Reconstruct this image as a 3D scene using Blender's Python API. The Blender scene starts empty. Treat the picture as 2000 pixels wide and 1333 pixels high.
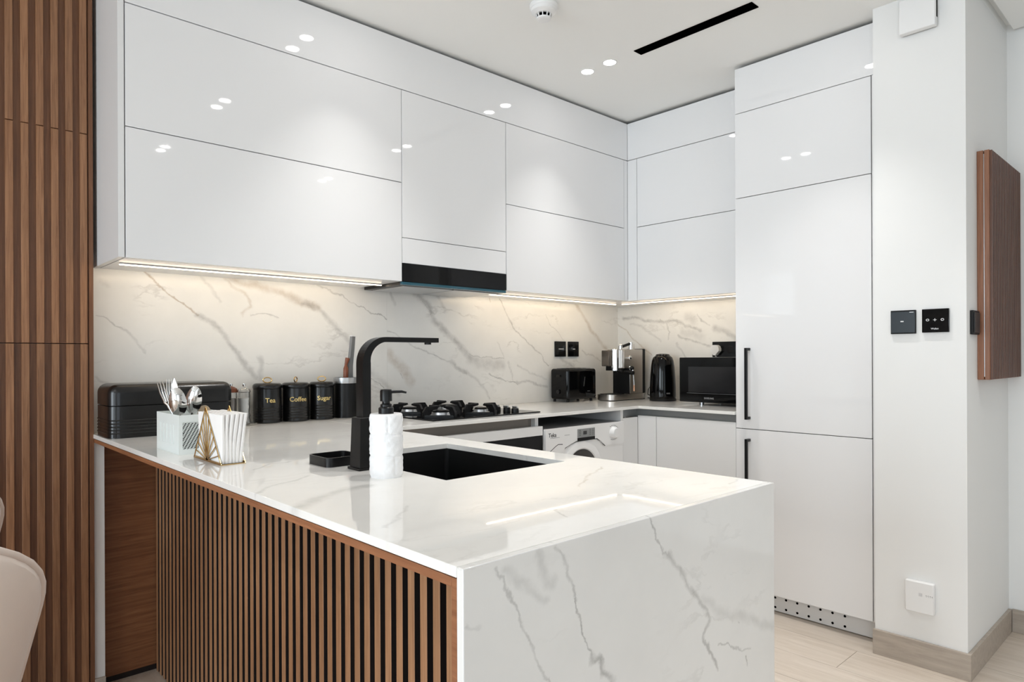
import bpy, bmesh, math, random
from mathutils import Matrix, Vector
random.seed(7)
S = bpy.context.scene
COL = S.collection

# ------------------------------------------------------------------ camera
cam_d = bpy.data.cameras.new('camera')
cam_d.sensor_width = 36.0
cam_d.lens = 23.622
cam_d.shift_y = 0.01566
cam_d.clip_start = 0.02
cam = bpy.data.objects.new('camera', cam_d)
COL.objects.link(cam)
cam.matrix_world = (Matrix.Translation((0, 0, 1.155)) @ Matrix.Rotation(math.radians(47.1466 - 90), 4, 'Z')
                    @ Matrix.Rotation(math.radians(90), 4, 'X') @ Matrix.Rotation(-0.00418563, 4, 'Z'))
S.camera = cam

# ------------------------------------------------------------------ world, exposure, large lights
wd = bpy.data.worlds.new('world'); S.world = wd
wd.use_nodes = True
wd.node_tree.nodes['Background'].inputs[0].default_value = (0.80, 0.90, 1.0, 1)
wd.node_tree.nodes['Background'].inputs[1].default_value = 1.0
S.view_settings.view_transform = 'Standard'
S.view_settings.look = 'None'
S.view_settings.exposure = 0.70
S.view_settings.gamma = 1.0
S.view_settings.use_curve_mapping = False
S.cycles.max_bounces = 10
S.cycles.diffuse_bounces = 6
S.cycles.glossy_bounces = 6
S.cycles.transmission_bounces = 8
S.cycles.transparent_max_bounces = 12
S.cycles.sample_clamp_indirect = 6.0
S.cycles.caustics_reflective = False
S.cycles.caustics_refractive = False

def area_light(name, loc, rot, sx, sy, power, color, shape='RECTANGLE', spread=180):
    d = bpy.data.lights.new(name, 'AREA')
    d.shape = shape; d.size = sx
    if shape in ('RECTANGLE', 'ELLIPSE'): d.size_y = sy
    d.energy = power; d.color = color; d.spread = math.radians(spread)
    o = bpy.data.objects.new(name, d); COL.objects.link(o)
    o.location = loc; o.rotation_euler = rot
    return o
# daylight entering through the two tall glazed openings of the living-room wall (x = -4); weak fill added behind, as from an unseen balcony door
for wy, ww in ((-2.0, 40), (0.9, 78)):
    area_light('daylight_window', (-4.06, wy, 1.27), (0, math.radians(-90), 0), 2.3, 2.1, ww, (0.89, 0.955, 1.0))
area_light('added_fill_behind', (-0.6, -3.66, 1.27), (math.radians(90), 0, 0), 3.0, 2.3, 6, (0.97, 0.98, 1.0))

# ------------------------------------------------------------------ helpers
def lin(c):
    return tuple(((v / 255) / 12.92 if v / 255 <= 0.04045 else ((v / 255 + 0.055) / 1.055) ** 2.4) for v in c)

WM = {}
class MB:
    """collects shapes into one bmesh"""
    def __init__(s): s.bm = bmesh.new()
    def _merge(s, t):
        me = bpy.data.meshes.new('tmp'); t.to_mesh(me); t.free(); s.bm.from_mesh(me); bpy.data.meshes.remove(me)
    def box(s, x0, x1, y0, y1, z0, z1, bev=0.0, seg=2):
        t = bmesh.new()
        bmesh.ops.create_cube(t, size=1.0, matrix=Matrix.Translation(((x0+x1)/2, (y0+y1)/2, (z0+z1)/2)) @ Matrix.Diagonal((x1-x0, y1-y0, z1-z0, 1)))
        if bev > 0:
            r = bmesh.ops.bevel(t, geom=list(t.edges), offset=bev, segments=seg, profile=0.5, affect='EDGES')
            t.normal_update()
            for f in t.faces: f.smooth = max(abs(v) for v in f.normal) < 0.999
        s._merge(t); return s
    def rbox(s, x0, x1, y0, y1, z0, z1, rv, rt, seg=5, both=False):
        """box with vertical edges rounded by rv and the top (and bottom) rim rounded by rt"""
        loops = []
        prof = []
        if both:
            prof += [(rt*(1-math.sin(a)), z0+rt*(1-math.cos(a))) for a in [math.pi/2*i/seg for i in range(seg+1)]]
            prof = [(rt*(1-math.sin(math.pi/2*i/seg)), z0+rt*(1-math.cos(math.pi/2*i/seg))) for i in range(seg+1)]
        else:
            prof = [(0, z0)]
        prof += [(rt*(1-math.cos(math.pi/2*i/seg)), z1-rt+rt*math.sin(math.pi/2*i/seg)) for i in range(seg+1)]
        for ins, z in prof:
            loops.append([(x, y, z) for x, y in rrect(x0+ins, x1-ins, y0+ins, y1-ins, max(rv-ins, 0.0006), seg+1)])
        s.loft(loops, cap0=True, cap1=True); return s
    def loft(s, loops, cap0=False, cap1=False, closed=True, smooth=True):
        b = s.bm
        vl = [[b.verts.new(p) for p in l] for l in loops]
        n = len(vl[0])
        for a, c in zip(vl, vl[1:]):
            for i in range(n if closed else n-1):
                j = (i+1) % n
                try: b.faces.new((a[i], a[j], c[j], c[i])).smooth = smooth
                except ValueError: pass
        if cap0: b.faces.new(list(reversed(vl[0])))
        if cap1: b.faces.new(vl[-1])
        return s
    def cyl(s, c, r, h, axis='z', seg=32, r2=None, bev=0.0):
        r2 = r if r2 is None else r2
        prof = [(r, 0), (r2, h)]
        if bev > 0: prof = [(r-bev, 0), (r, bev), (r2, h-bev), (r2-bev, h)]
        return s.lathe(prof, c, axis, seg, True)
    def lathe(s, prof, c=(0,0,0), axis='z', seg=32, caps=True):
        M = {'z': Matrix(), 'x': Matrix.Rotation(math.pi/2, 4, 'Y'), 'y': Matrix.Rotation(-math.pi/2, 4, 'X'),
             '-x': Matrix.Rotation(-math.pi/2, 4, 'Y'), '-y': Matrix.Rotation(math.pi/2, 4, 'X'), '-z': Matrix.Rotation(math.pi, 4, 'X')}[axis]
        C = Vector(c); loops = []
        for r, z in prof:
            loops.append([C + M @ Vector((r*math.cos(2*math.pi*i/seg), r*math.sin(2*math.pi*i/seg), z)) for i in range(seg)])
        return s.loft(loops, caps, caps)
    def tube(s, pts, r, seg=8, closed=False):
        P = [Vector(p) for p in pts]; n = len(P); rr = r if isinstance(r, (list, tuple)) else [r]*n
        loops = []; up = None
        for i, p in enumerate(P):
            if closed: d = P[(i+1) % n] - P[i-1]
            else: d = P[min(i+1, n-1)] - P[max(i-1, 0)]
            d.normalize()
            if up is None: up = Vector((0, 0, 1)) if abs(d.z) < 0.9 else Vector((1, 0, 0))
            a = d.cross(up).normalized(); b = a.cross(d).normalized(); up = b
            loops.append([p + (a*math.cos(2*math.pi*k/seg) + b*math.sin(2*math.pi*k/seg))*rr[i] for k in range(seg)])
        if closed: loops.append(loops[0])
        return s.loft(loops, not closed, not closed)
    def bar(s, p, q, w, t, nrm=(0,0,1)):
        """rectangular bar from p to q, w wide across, t thick along nrm"""
        p, q, n = Vector(p), Vector(q), Vector(nrm)
        d = (q-p).normalized(); a = d.cross(n).normalized()*w/2; b = a.cross(d).normalized()*t/2
        return s.loft([[p+a+b, p-a+b, p-a-b, p+a-b], [q+a+b, q-a+b, q-a-b, q+a-b]], True, True, smooth=False)
    def prism(s, poly, axis, a0, a1):
        f = {'x': lambda u, v, a: (a, u, v), 'y': lambda u, v, a: (u, a, v), 'z': lambda u, v, a: (u, v, a)}[axis]
        s.loft([[f(u, v, a0) for u, v in poly], [f(u, v, a1) for u, v in poly]], True, True, smooth=False); return s
    def shell(s, outer, inner, z0, z1, zf):
        """open box: outer loop, inner loop (x, y), outer height z0..z1, inner floor zf"""
        L = lambda l, z: [(x, y, z) for x, y in l]
        s.loft([L(outer, z0), L(outer, z1), L(inner, z1), L(inner, zf)], True, True); return s
    def sphere(s, c, r, sx=1, sy=1, sz=1, seg=20):
        t = bmesh.new()
        bmesh.ops.create_uvsphere(t, u_segments=seg, v_segments=seg//2, radius=r, matrix=Matrix.Translation(c) @ Matrix.Diagonal((sx, sy, sz, 1)))
        for f in t.faces: f.smooth = True
        s._merge(t); return s
    def text(s, body, size, fn, extrude=0.0004, align='CENTER'):
        cu = bpy.data.curves.new('txt', 'FONT'); cu.body = body; cu.size = size; cu.extrude = extrude
        cu.align_x = align; cu.align_y = 'CENTER'; cu.resolution_u = 3; cu.offset = size*0.012
        o = bpy.data.objects.new('txt', cu); COL.objects.link(o)
        dg = bpy.context.evaluated_depsgraph_get(); me = bpy.data.meshes.new_from_object(o.evaluated_get(dg))
        bpy.data.objects.remove(o); bpy.data.curves.remove(cu)
        for v in me.vertices: v.co = fn(v.co)
        s.bm.from_mesh(me); bpy.data.meshes.remove(me); return s
    def xf(s, M):
        bmesh.ops.transform(s.bm, matrix=M, verts=s.bm.verts); return s

def rrect(x0, x1, y0, y1, r, seg=5):
    out = []
    for cx, cy, a0 in ((x1-r, y1-r, 0), (x0+r, y1-r, 90), (x0+r, y0+r, 180), (x1-r, y0+r, 270)):
        for i in range(seg+1):
            a = math.radians(a0 + 90*i/seg); out.append((cx+r*math.cos(a), cy+r*math.sin(a)))
    return out

def tag(o, label=None, cat=None, group=None, kind=None):
    if label: o['label'] = label
    if cat: o['category'] = cat
    if group: o['group'] = group
    if kind: o['kind'] = kind
    return o
def obj(name, mb, mat, parent=None, label=None, cat=None, group=None, kind=None, local=False):
    me = bpy.data.meshes.new(name)
    bmesh.ops.recalc_face_normals(mb.bm, faces=mb.bm.faces)
    mb.bm.to_mesh(me); mb.bm.free()
    sm = [p.use_smooth for p in me.polygons]
    me.set_sharp_from_angle(angle=math.radians(38))
    me.polygons.foreach_set('use_smooth', sm)
    M = WM.get(parent.name, Matrix()) if parent else Matrix()
    if parent and not local: me.transform(M.inverted())
    me.materials.append(mat)
    o = bpy.data.objects.new(name, me); COL.objects.link(o)
    if parent: o.parent = parent
    WM[o.name] = M
    return tag(o, label, cat, group, kind)
def thing(name, label, cat, loc=(0, 0, 0), rz=0.0, group=None):
    o = bpy.data.objects.new(name, None); COL.objects.link(o)
    o.empty_display_size = 0.05
    o.location = loc; o.rotation_euler = (0, 0, rz)
    WM[o.name] = Matrix.Translation(loc) @ Matrix.Rotation(rz, 4, 'Z')
    return tag(o, label, cat, group)
def copy_tree(o, parent=None):
    c = o.copy(); COL.objects.link(c)
    if parent: c.parent = parent
    WM[c.name] = WM[o.name]
    for ch in [k for k in bpy.data.objects if k.parent == o]: copy_tree(ch, c)
    return c
def boolean_cut(o, cutter):
    m = o.modifiers.new('b', 'BOOLEAN'); m.operation = 'DIFFERENCE'; m.object = cutter; m.solver = 'EXACT'
    dg = bpy.context.evaluated_depsgraph_get(); me = bpy.data.meshes.new_from_object(o.evaluated_get(dg))
    o.modifiers.clear(); old = o.data; o.data = me; bpy.data.meshes.remove(old)
    bpy.data.objects.remove(cutter)

# ------------------------------------------------------------------ materials
def node_mat(name):
    m = bpy.data.materials.new(name); m.use_nodes = True
    nt = m.node_tree; b = nt.nodes['Principled BSDF']
    return m, nt, b
def pbr(name, col, rough=0.5, metal=0.0, spec=0.5, coat=0.0, var=0.03, scale=18.0, bump=0.0, bscale=60.0, emit=None, es=0.0, sheen=0.0, trans=0.0, rvar=0.0):
    m, nt, b = node_mat(name)
    c = lin(col)
    N = nt.nodes.new; L = nt.links.new
    tc = N('ShaderNodeTexCoord'); nz = N('ShaderNodeTexNoise'); nz.inputs['Scale'].default_value = scale; nz.inputs['Detail'].default_value = 4
    L(tc.outputs['Object'], nz.inputs['Vector'])
    mx = N('ShaderNodeMix'); mx.data_type = 'RGBA'
    mx.inputs[6].default_value = (*[v*(1-var) for v in c], 1); mx.inputs[7].default_value = (*[min(1, v*(1+var)) for v in c], 1)
    L(nz.outputs['Fac'], mx.inputs[0]); L(mx.outputs[2], b.inputs['Base Color'])
    b.inputs['Roughness'].default_value = rough; b.inputs['Metallic'].default_value = metal
    b.inputs['Specular IOR Level'].default_value = spec; b.inputs['Coat Weight'].default_value = coat
    b.inputs['Coat Roughness'].default_value = 0.04
    b.inputs['Transmission Weight'].default_value = trans
    if sheen: b.inputs['Sheen Weight'].default_value = sheen
    if rvar:
        mr = N('ShaderNodeMapRange'); mr.inputs[3].default_value = max(0, rough-rvar); mr.inputs[4].default_value = rough+rvar
        L(nz.outputs['Fac'], mr.inputs[0]); L(mr.outputs[0], b.inputs['Roughness'])
    if bump:
        n2 = N('ShaderNodeTexNoise'); n2.inputs['Scale'].default_value = bscale; n2.inputs['Detail'].default_value = 6
        L(tc.outputs['Object'], n2.inputs['Vector'])
        bp = N('ShaderNodeBump'); bp.inputs['Strength'].default_value = bump; bp.inputs['Distance'].default_value = 0.004
        L(n2.outputs['Fac'], bp.inputs['Height']); L(bp.outputs['Normal'], b.inputs['Normal'])
    if emit: b.inputs['Emission Color'].default_value = (*emit, 1); b.inputs['Emission Strength'].default_value = es
    return m
def wood(name, dark, light, axis='z', rough=0.45, stretch=30.0, rnd=0.25, scale=6.0):
    m, nt, b = node_mat(name)
    N = nt.nodes.new; L = nt.links.new
    ge = N('ShaderNodeNewGeometry'); mp = N('ShaderNodeMapping'); oi = N('ShaderNodeObjectInfo')
    sc = {'x': (1, stretch, stretch), 'y': (stretch, 1, stretch), 'z': (stretch, stretch, 1)}[axis]
    mp.inputs['Scale'].default_value = sc
    ad = N('ShaderNodeVectorMath'); ad.operation = 'ADD'
    cb = N('ShaderNodeMath'); cb.operation = 'MULTIPLY'; cb.inputs[1].default_value = 37.0
    L(oi.outputs['Random'], cb.inputs[0]); L(ge.outputs['Position'], ad.inputs[0]); L(cb.outputs[0], ad.inputs[1])
    L(ad.outputs[0], mp.inputs['Vector'])
    nz = N('ShaderNodeTexNoise'); nz.inputs['Scale'].default_value = scale; nz.inputs['Detail'].default_value = 7; nz.inputs['Roughness'].default_value = 0.65; nz.inputs['Distortion'].default_value = 0.6
    L(mp.outputs[0], nz.inputs['Vector'])
    rp = N('ShaderNodeValToRGB'); rp.color_ramp.elements[0].position = 0.30; rp.color_ramp.elements[1].position = 0.72
    rp.color_ramp.elements[0].color = (*lin(dark), 1); rp.color_ramp.elements[1].color = (*lin(light), 1)
    L(nz.outputs['Fac'], rp.inputs[0])
    hv = N('ShaderNodeHueSaturation')
    mr = N('ShaderNodeMapRange'); mr.inputs[3].default_value = 1-rnd; mr.inputs[4].default_value = 1+rnd
    L(oi.outputs['Random'], mr.inputs[0]); L(mr.outputs[0], hv.inputs['Value']); L(rp.outputs[0], hv.inputs['Color'])
    L(hv.outputs[0], b.inputs['Base Color'])
    b.inputs['Roughness'].default_value = rough
    bp = N('ShaderNodeBump'); bp.inputs['Strength'].default_value = 0.12; bp.inputs['Distance'].default_value = 0.002
    L(nz.outputs['Fac'], bp.inputs['Height']); L(bp.outputs[0], b.inputs['Normal'])
    return m
def marble(name, ax, veins, rough=0.24, base=(238, 237, 234), sec=0.22):
    """white stone with the slab's own veins: polylines (width, strength, tone, points) in the plane axes ax"""
    m, nt, b = node_mat(name)
    N = nt.nodes.new; L = nt.links.new
    ge = N('ShaderNodeNewGeometry'); sp = N('ShaderNodeSeparateXYZ'); L(ge.outputs['Position'], sp.inputs[0])
    cb = N('ShaderNodeCombineXYZ'); L(sp.outputs['XYZ'.index(ax[0])], cb.inputs[0]); L(sp.outputs['XYZ'.index(ax[1])], cb.inputs[1])
    def noise(scale, det, rou=0.6):
        n = N('ShaderNodeTexNoise'); n.inputs['Scale'].default_value = scale; n.inputs['Detail'].default_value = det; n.inputs['Roughness'].default_value = rou
        L(ge.outputs['Position'], n.inputs['Vector']); return n
    n1 = noise(13, 5, 0.62)
    v1 = N('ShaderNodeVectorMath'); v1.operation = 'SUBTRACT'; L(n1.outputs['Color'], v1.inputs[0]); v1.inputs[1].default_value = (0.5, 0.5, 0.5)
    v2 = N('ShaderNodeVectorMath'); v2.operation = 'MULTIPLY_ADD'; L(v1.outputs[0], v2.inputs[0]); v2.inputs[1].default_value = (0.055, 0.055, 0)
    L(cb.outputs[0], v2.inputs[2])
    P = v2.outputs[0]
    acc = [None, None]
    def mth(op, a, c=None, clamp=False):
        n = N('ShaderNodeMath'); n.operation = op; n.use_clamp = clamp
        for i, x in enumerate((a, c)):
            if x is None: continue
            if isinstance(x, (int, float)): n.inputs[i].default_value = x
            else: L(x, n.inputs[i])
        return n.outputs[0]
    P0 = P
    for w, st, tone, pts in veins:
        dmin = None
        prev = acc[tone] if acc[tone] is not None else acc[1-tone]
        if prev is not None:      # chain the veins one after another so the shader compiles within its stack
            cn = N('ShaderNodeVectorMath'); cn.operation = 'MULTIPLY_ADD'; L(prev, cn.inputs[0]); cn.inputs[1].default_value = (1e-7, 1e-7, 0); L(P0, cn.inputs[2])
            P = cn.outputs[0]
        for (ax_, ay_), (bx_, by_) in zip(pts, pts[1:]):
            dx, dy = bx_-ax_, by_-ay_; l2 = dx*dx+dy*dy
            if l2 < 1e-9: continue
            s1 = N('ShaderNodeVectorMath'); s1.operation = 'SUBTRACT'; L(P, s1.inputs[0]); s1.inputs[1].default_value = (ax_, ay_, 0)
            dt = N('ShaderNodeVectorMath'); dt.operation = 'DOT_PRODUCT'; L(s1.outputs[0], dt.inputs[0]); dt.inputs[1].default_value = (dx/l2, dy/l2, 0)
            h = mth('ADD', dt.outputs['Value'], 0.0, True)
            ma = N('ShaderNodeVectorMath'); ma.operation = 'MULTIPLY_ADD'; L(h, ma.inputs[0]); ma.inputs[1].default_value = (-dx, -dy, 0); L(s1.outputs[0], ma.inputs[2])
            ln = N('ShaderNodeVectorMath'); ln.operation = 'LENGTH'; L(ma.outputs[0], ln.inputs[0])
            dmin = ln.outputs['Value'] if dmin is None else mth('MINIMUM', dmin, ln.outputs['Value'])
        mr = N('ShaderNodeMapRange'); mr.interpolation_type = 'SMOOTHSTEP'
        mr.inputs[1].default_value = 0.0; mr.inputs[2].default_value = w*1.15; mr.inputs[3].default_value = st; mr.inputs[4].default_value = 0.0
        L(dmin, mr.inputs[0])
        acc[tone] = mr.outputs[0] if acc[tone] is None else mth('MAXIMUM', acc[tone], mr.outputs[0])
    # veins fade in and out along their run, and the ground is faintly clouded
    n2 = noise(22, 4)
    fade = N('ShaderNodeMapRange'); fade.inputs[1].default_value = 0.32; fade.inputs[2].default_value = 0.62; fade.inputs[3].default_value = 0.45; fade.inputs[4].default_value = 1.05
    L(n2.outputs['Fac'], fade.inputs[0])
    n3 = noise(3.2, 5)
    rp = N('ShaderNodeValToRGB'); rp.color_ramp.elements[0].position = 0.32; rp.color_ramp.elements[1].position = 0.6
    rp.color_ramp.elements[0].color = (*[v*0.93 for v in lin(base)], 1); rp.color_ramp.elements[1].color = (*lin(base), 1)
    L(n3.outputs['Fac'], rp.inputs[0])
    col = rp.outputs[0]
    # faint secondary veining that follows the same diagonal as the main veins
    mp = N('ShaderNodeMapping'); mp.inputs['Rotation'].default_value = (0, 0, math.radians(48)); mp.inputs['Scale'].default_value = (1.5, 5.0, 1)
    L(v2.outputs[0], mp.inputs['Vector'])
    n4 = N('ShaderNodeTexNoise'); n4.inputs['Scale'].default_value = 1.6; n4.inputs['Detail'].default_value = 6; n4.inputs['Roughness'].default_value = 0.55
    L(mp.outputs[0], n4.inputs['Vector'])
    rg = mth('ABSOLUTE', mth('SUBTRACT', n4.outputs['Fac'], 0.5))
    r2 = N('ShaderNodeMapRange'); r2.interpolation_type = 'SMOOTHSTEP'; r2.inputs[1].default_value = 0.0; r2.inputs[2].default_value = 0.022; r2.inputs[3].default_value = sec; r2.inputs[4].default_value = 0.0
    L(rg, r2.inputs[0])
    r3 = N('ShaderNodeMapRange'); r3.inputs[1].default_value = 0.5; r3.inputs[2].default_value = 0.62; L(n3.outputs['Fac'], r3.inputs[0])
    mx = N('ShaderNodeMix'); mx.data_type = 'RGBA'; L(mth('MULTIPLY', r2.outputs[0], r3.outputs[0], True), mx.inputs[0]); L(col, mx.inputs[6]); mx.inputs[7].default_value = (*lin((120, 114, 106)), 1)
    col = mx.outputs[2]
    for t, vc in ((1, (150, 122, 86)), (0, (112, 110, 108))):
        if acc[t] is None: continue
        f = mth('MULTIPLY', acc[t], fade.outputs[0], True)
        mx = N('ShaderNodeMix'); mx.data_type = 'RGBA'; L(f, mx.inputs[0]); L(col, mx.inputs[6]); mx.inputs[7].default_value = (*lin(vc), 1)
        col = mx.outputs[2]
    L(col, b.inputs['Base Color'])
    b.inputs['Roughness'].default_value = rough
    return m
VEINS = {
 'A': [
  (0.005,0.55,1,[(0.682,1.48),(0.728,1.427),(0.78,1.391),(0.846,1.345),(0.879,1.322)]),
  (0.016,0.4,0,[(0.874,1.325),(0.936,1.286),(0.977,1.238),(1.022,1.181),(1.055,1.116),(1.099,1.084)]),
  (0.004,0.35,0,[(0.879,1.322),(0.936,1.283),(1.022,1.179)]),
  (0.018,0.3,0,[(1.112,1.153),(1.124,1.109),(1.118,1.077)]),
  (0.004,0.35,0,[(0.535,1.309),(0.568,1.294),(0.611,1.265)]),
  (0.007,0.25,0,[(0.611,1.265),(0.651,1.227),(0.691,1.174)]),
  (0.024,0.38,1,[(0.996,1.477),(1.057,1.456),(1.171,1.439),(1.237,1.418),(1.299,1.392),(1.37,1.372)]),
  (0.018,0.35,0,[(1.306,1.389),(1.37,1.369),(1.435,1.314),(1.48,1.267),(1.525,1.22)]),
  (0.01,0.3,1,[(0.978,1.475),(0.996,1.44),(1.05,1.413),(1.081,1.365),(1.044,1.335)]),
  (0.005,0.3,0,[(1.081,1.33),(1.138,1.336),(1.19,1.325)]),
  (0.005,0.35,0,[(1.342,1.483),(1.414,1.455),(1.503,1.419),(1.557,1.395)]),
  (0.004,0.5,0,[(1.557,1.395),(1.621,1.373),(1.669,1.354),(1.715,1.33)]),
  (0.01,0.2,0,[(0.869,1.484),(0.914,1.44),(0.948,1.382)]),
  (0.008,0.25,0,[(0.53,1.091),(0.563,1.068),(0.582,1.062)]),
  (0.012,0.15,0,[(0.55,1.426),(0.573,1.416)]),
  (0.026,0.42,0,[(1.882,1.467),(1.953,1.412),(1.993,1.341),(2.05,1.29),(2.118,1.244),(2.179,1.196),(2.232,1.148)]),
  (0.004,0.45,0,[(1.889,1.455),(1.961,1.38),(2.017,1.309),(2.084,1.27),(2.187,1.196),(2.241,1.165),(2.332,1.151),(2.457,1.147)]),
  (0.04,0.3,0,[(2.232,1.141),(2.332,1.119),(2.447,1.111)]),
  (0.006,0.35,0,[(1.722,1.282),(1.781,1.258),(1.873,1.208),(1.951,1.179),(2.033,1.152),(2.1,1.128)]),
  (0.014,0.4,0,[(2.1,1.128),(2.152,1.094),(2.204,1.072)]),
  (0.01,0.25,0,[(2.213,1.072),(2.276,1.036),(2.331,0.97),(2.35,0.934)]),
  (0.005,0.5,0,[(2.351,1.069),(2.417,1.043),(2.485,1.026),(2.566,1.009)]),
  (0.009,0.35,0,[(2.555,1.017),(2.648,1.014),(2.723,0.997),(2.799,0.983)]),
  (0.006,0.45,0,[(2.429,1.472),(2.478,1.402),(2.547,1.309),(2.629,1.243),(2.745,1.161),(2.805,1.099)]),
  (0.003,0.3,0,[(2.79,1.4),(2.835,1.339),(2.891,1.302),(2.948,1.251)]),
  (0.017,0.36,1,[(3.044,1.474),(3.129,1.389),(3.191,1.317),(3.281,1.252),(3.333,1.202)]),
  (0.006,0.3,0,[(3.103,1.193),(3.19,1.164),(3.28,1.126)]),
  (0.016,0.3,0,[(2.913,1.153),(3.006,1.096)]),
  (0.036,0.4,1,[(1.736,1.169),(1.773,1.131),(1.818,1.086),(1.849,1.04)]),
  (0.003,0.6,0,[(1.792,1.08),(1.803,1.057)]),
  (0.022,0.25,0,[(1.587,1.139),(1.65,1.077),(1.721,1.019),(1.78,0.985)]),
  (0.004,0.5,0,[(1.594,1.075),(1.649,1.052),(1.699,1.013)]),
  (0.006,0.22,0,[(2.496,1.132),(2.525,1.029)]),
  (0.006,0.18,0,[(2.409,1.233),(2.457,1.154)]),
  (0.008,0.22,0,[(2.556,1.109),(2.67,1.063),(2.788,1.026)]),
  (0.012,0.25,0,[(1.738,1.465),(1.76,1.409)]),
  (0.016,0.22,0,[(2.01,1.468),(2.068,1.384)]),
  (0.004,0.4,1,[(2.353,1.482),(2.362,1.447)]),
 ],
 'B': [
  (0.014,0.4,0,[(2.67,1.394),(2.604,1.409),(2.551,1.398),(2.488,1.375),(2.366,1.368),(2.297,1.365),(2.207,1.339),(2.11,1.305)]),
  (0.004,0.6,0,[(2.297,1.365),(2.249,1.353),(2.212,1.339)]),
  (0.003,0.6,0,[(2.391,1.382),(2.369,1.367)]),
  (0.01,0.22,0,[(2.615,1.357),(2.54,1.35),(2.488,1.313),(2.427,1.273),(2.382,1.247)]),
  (0.006,0.3,0,[(2.344,1.359),(2.324,1.296),(2.337,1.254)]),
  (0.006,0.35,0,[(2.137,1.399),(2.101,1.357),(2.057,1.328)]),
  (0.024,0.35,0,[(2.021,1.314),(1.953,1.293),(1.885,1.252)]),
  (0.01,0.35,0,[(2.269,1.282),(2.212,1.256),(2.166,1.244),(2.088,1.229),(2.044,1.212)]),
  (0.009,0.3,0,[(2.274,1.236),(2.241,1.195),(2.213,1.153)]),
  (0.007,0.4,1,[(2.709,1.36),(2.643,1.314),(2.589,1.264),(2.52,1.215),(2.453,1.159)]),
  (0.04,0.25,0,[(2.193,1.389),(2.16,1.364)]),
  (0.04,0.2,0,[(2.226,1.301),(2.111,1.273)]),
 ],
 'W': [
  (0.003,0.45,0,[(0.899,0.893),(0.917,0.854),(0.936,0.832)]),
  (0.0084,0.4,0,[(0.936,0.832),(0.97,0.795),(1.0,0.763),(1.043,0.723),(1.076,0.685)]),
  (0.003,0.5,0,[(0.985,0.778),(1.0,0.763)]),
  (0.006,0.45,0,[(1.076,0.685),(1.059,0.659),(1.075,0.633),(1.098,0.59)]),
  (0.003,0.4,0,[(1.11,0.632),(1.171,0.608),(1.222,0.583)]),
  (0.0024,0.5,0,[(1.199,0.577),(1.199,0.561)]),
  (0.0048,0.35,0,[(0.674,0.893),(0.701,0.857),(0.715,0.81)]),
  (0.003,0.6,0,[(0.712,0.814),(0.726,0.774),(0.74,0.733),(0.748,0.721)]),
  (0.0084,0.5,0,[(0.748,0.721),(0.767,0.713),(0.774,0.685),(0.794,0.661)]),
  (0.0036,0.35,0,[(0.565,0.884),(0.585,0.856),(0.603,0.812),(0.621,0.782),(0.646,0.745),(0.659,0.711)]),
  (0.012,0.2,0,[(0.582,0.878),(0.612,0.854),(0.653,0.823)]),
  (0.012,0.22,0,[(0.634,0.889),(0.654,0.855),(0.67,0.847)]),
  (0.0048,0.2,0,[(0.518,0.83),(0.539,0.822)]),
  (0.0156,0.18,0,[(1.054,0.726),(1.134,0.681),(1.306,0.609)]),
  (0.003,0.3,0,[(1.165,0.654),(1.171,0.648)]),
 ],
 'C': [
  (0.005,0.4,0,[(0.91,2.428),(1.072,2.546),(1.209,2.568)]),
  (0.026,0.3,0,[(0.524,1.105),(0.602,1.162),(0.706,1.196)]),
  (0.006,0.3,0,[(0.616,1.544),(0.679,1.596),(0.738,1.6)]),
  (0.005,0.3,1,[(1.222,1.008),(1.1,0.946),(1.003,0.888)]),
  (0.004,0.3,0,[(0.837,0.789),(0.794,0.733)]),
  (0.005,0.3,0,[(1.243,0.696),(1.302,0.704),(1.326,0.704)]),
  (0.006,0.25,0,[(0.549,0.881),(0.619,0.941),(0.659,0.975)]),
  (0.008,0.2,0,[(0.853,1.187),(0.92,1.195)]),
  (0.008,0.25,0,[(0.511,1.268),(0.57,1.328),(0.676,1.383)]),
  (0.005,0.25,0,[(1.323,1.89),(1.438,1.899),(1.649,1.965)]),
 ],
}
M_white = pbr('white_paint', (230, 230, 229), 0.75, var=0.012, scale=3, bump=0.02, bscale=220)
M_ceil = pbr('ceiling_paint', (240, 240, 238), 0.85, var=0.01, scale=3)
M_lacq = pbr('white_gloss_lacquer', (232, 232, 233), 0.03, var=0.006, scale=2, spec=0.5)
M_lacq2 = pbr('white_satin_lacquer', (226, 226, 226), 0.28, var=0.006, scale=2)
M_carc = pbr('carcass_shadow_grey', (26, 26, 26), 0.8)  # cabinet bodies near black, painting the shade inside the door gaps
M_gola = pbr('grey_aluminium_channel', (150, 152, 152), 0.35, metal=0.6)
M_taupe = pbr('taupe_channel', (140, 132, 124), 0.5)
M_black = pbr('matt_black_metal', (13, 13, 14), 0.34, spec=0.3, var=0.1, rvar=0.05)
M_blackp = pbr('black_plastic_gloss', (6, 6, 7), 0.08, var=0.1, spec=0.26)
M_satin = pbr('satin_black_enamel', (11, 11, 12), 0.24, spec=0.5, var=0.1)
M_glassb = pbr('black_glass', (5, 5, 6), 0.05, var=0.1, spec=0.25)
M_blackm = pbr('black_matt_plastic', (14, 14, 15), 0.5, spec=0.25, var=0.1)
M_iron = pbr('black_cast_iron', (11, 11, 13), 0.38, spec=0.3, var=0.15, bump=0.1, bscale=300)
M_steel = pbr('brushed_steel', (186, 180, 174), 0.3, metal=1.0, var=0.015, scale=6)
M_chrome = pbr('polished_chrome', (226, 226, 226), 0.07, metal=1.0)
M_alu = pbr('silver_aluminium', (190, 191, 193), 0.3, metal=0.9)
M_gold = pbr('polished_gold_metal', (214, 178, 116), 0.2, metal=1.0)
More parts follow.
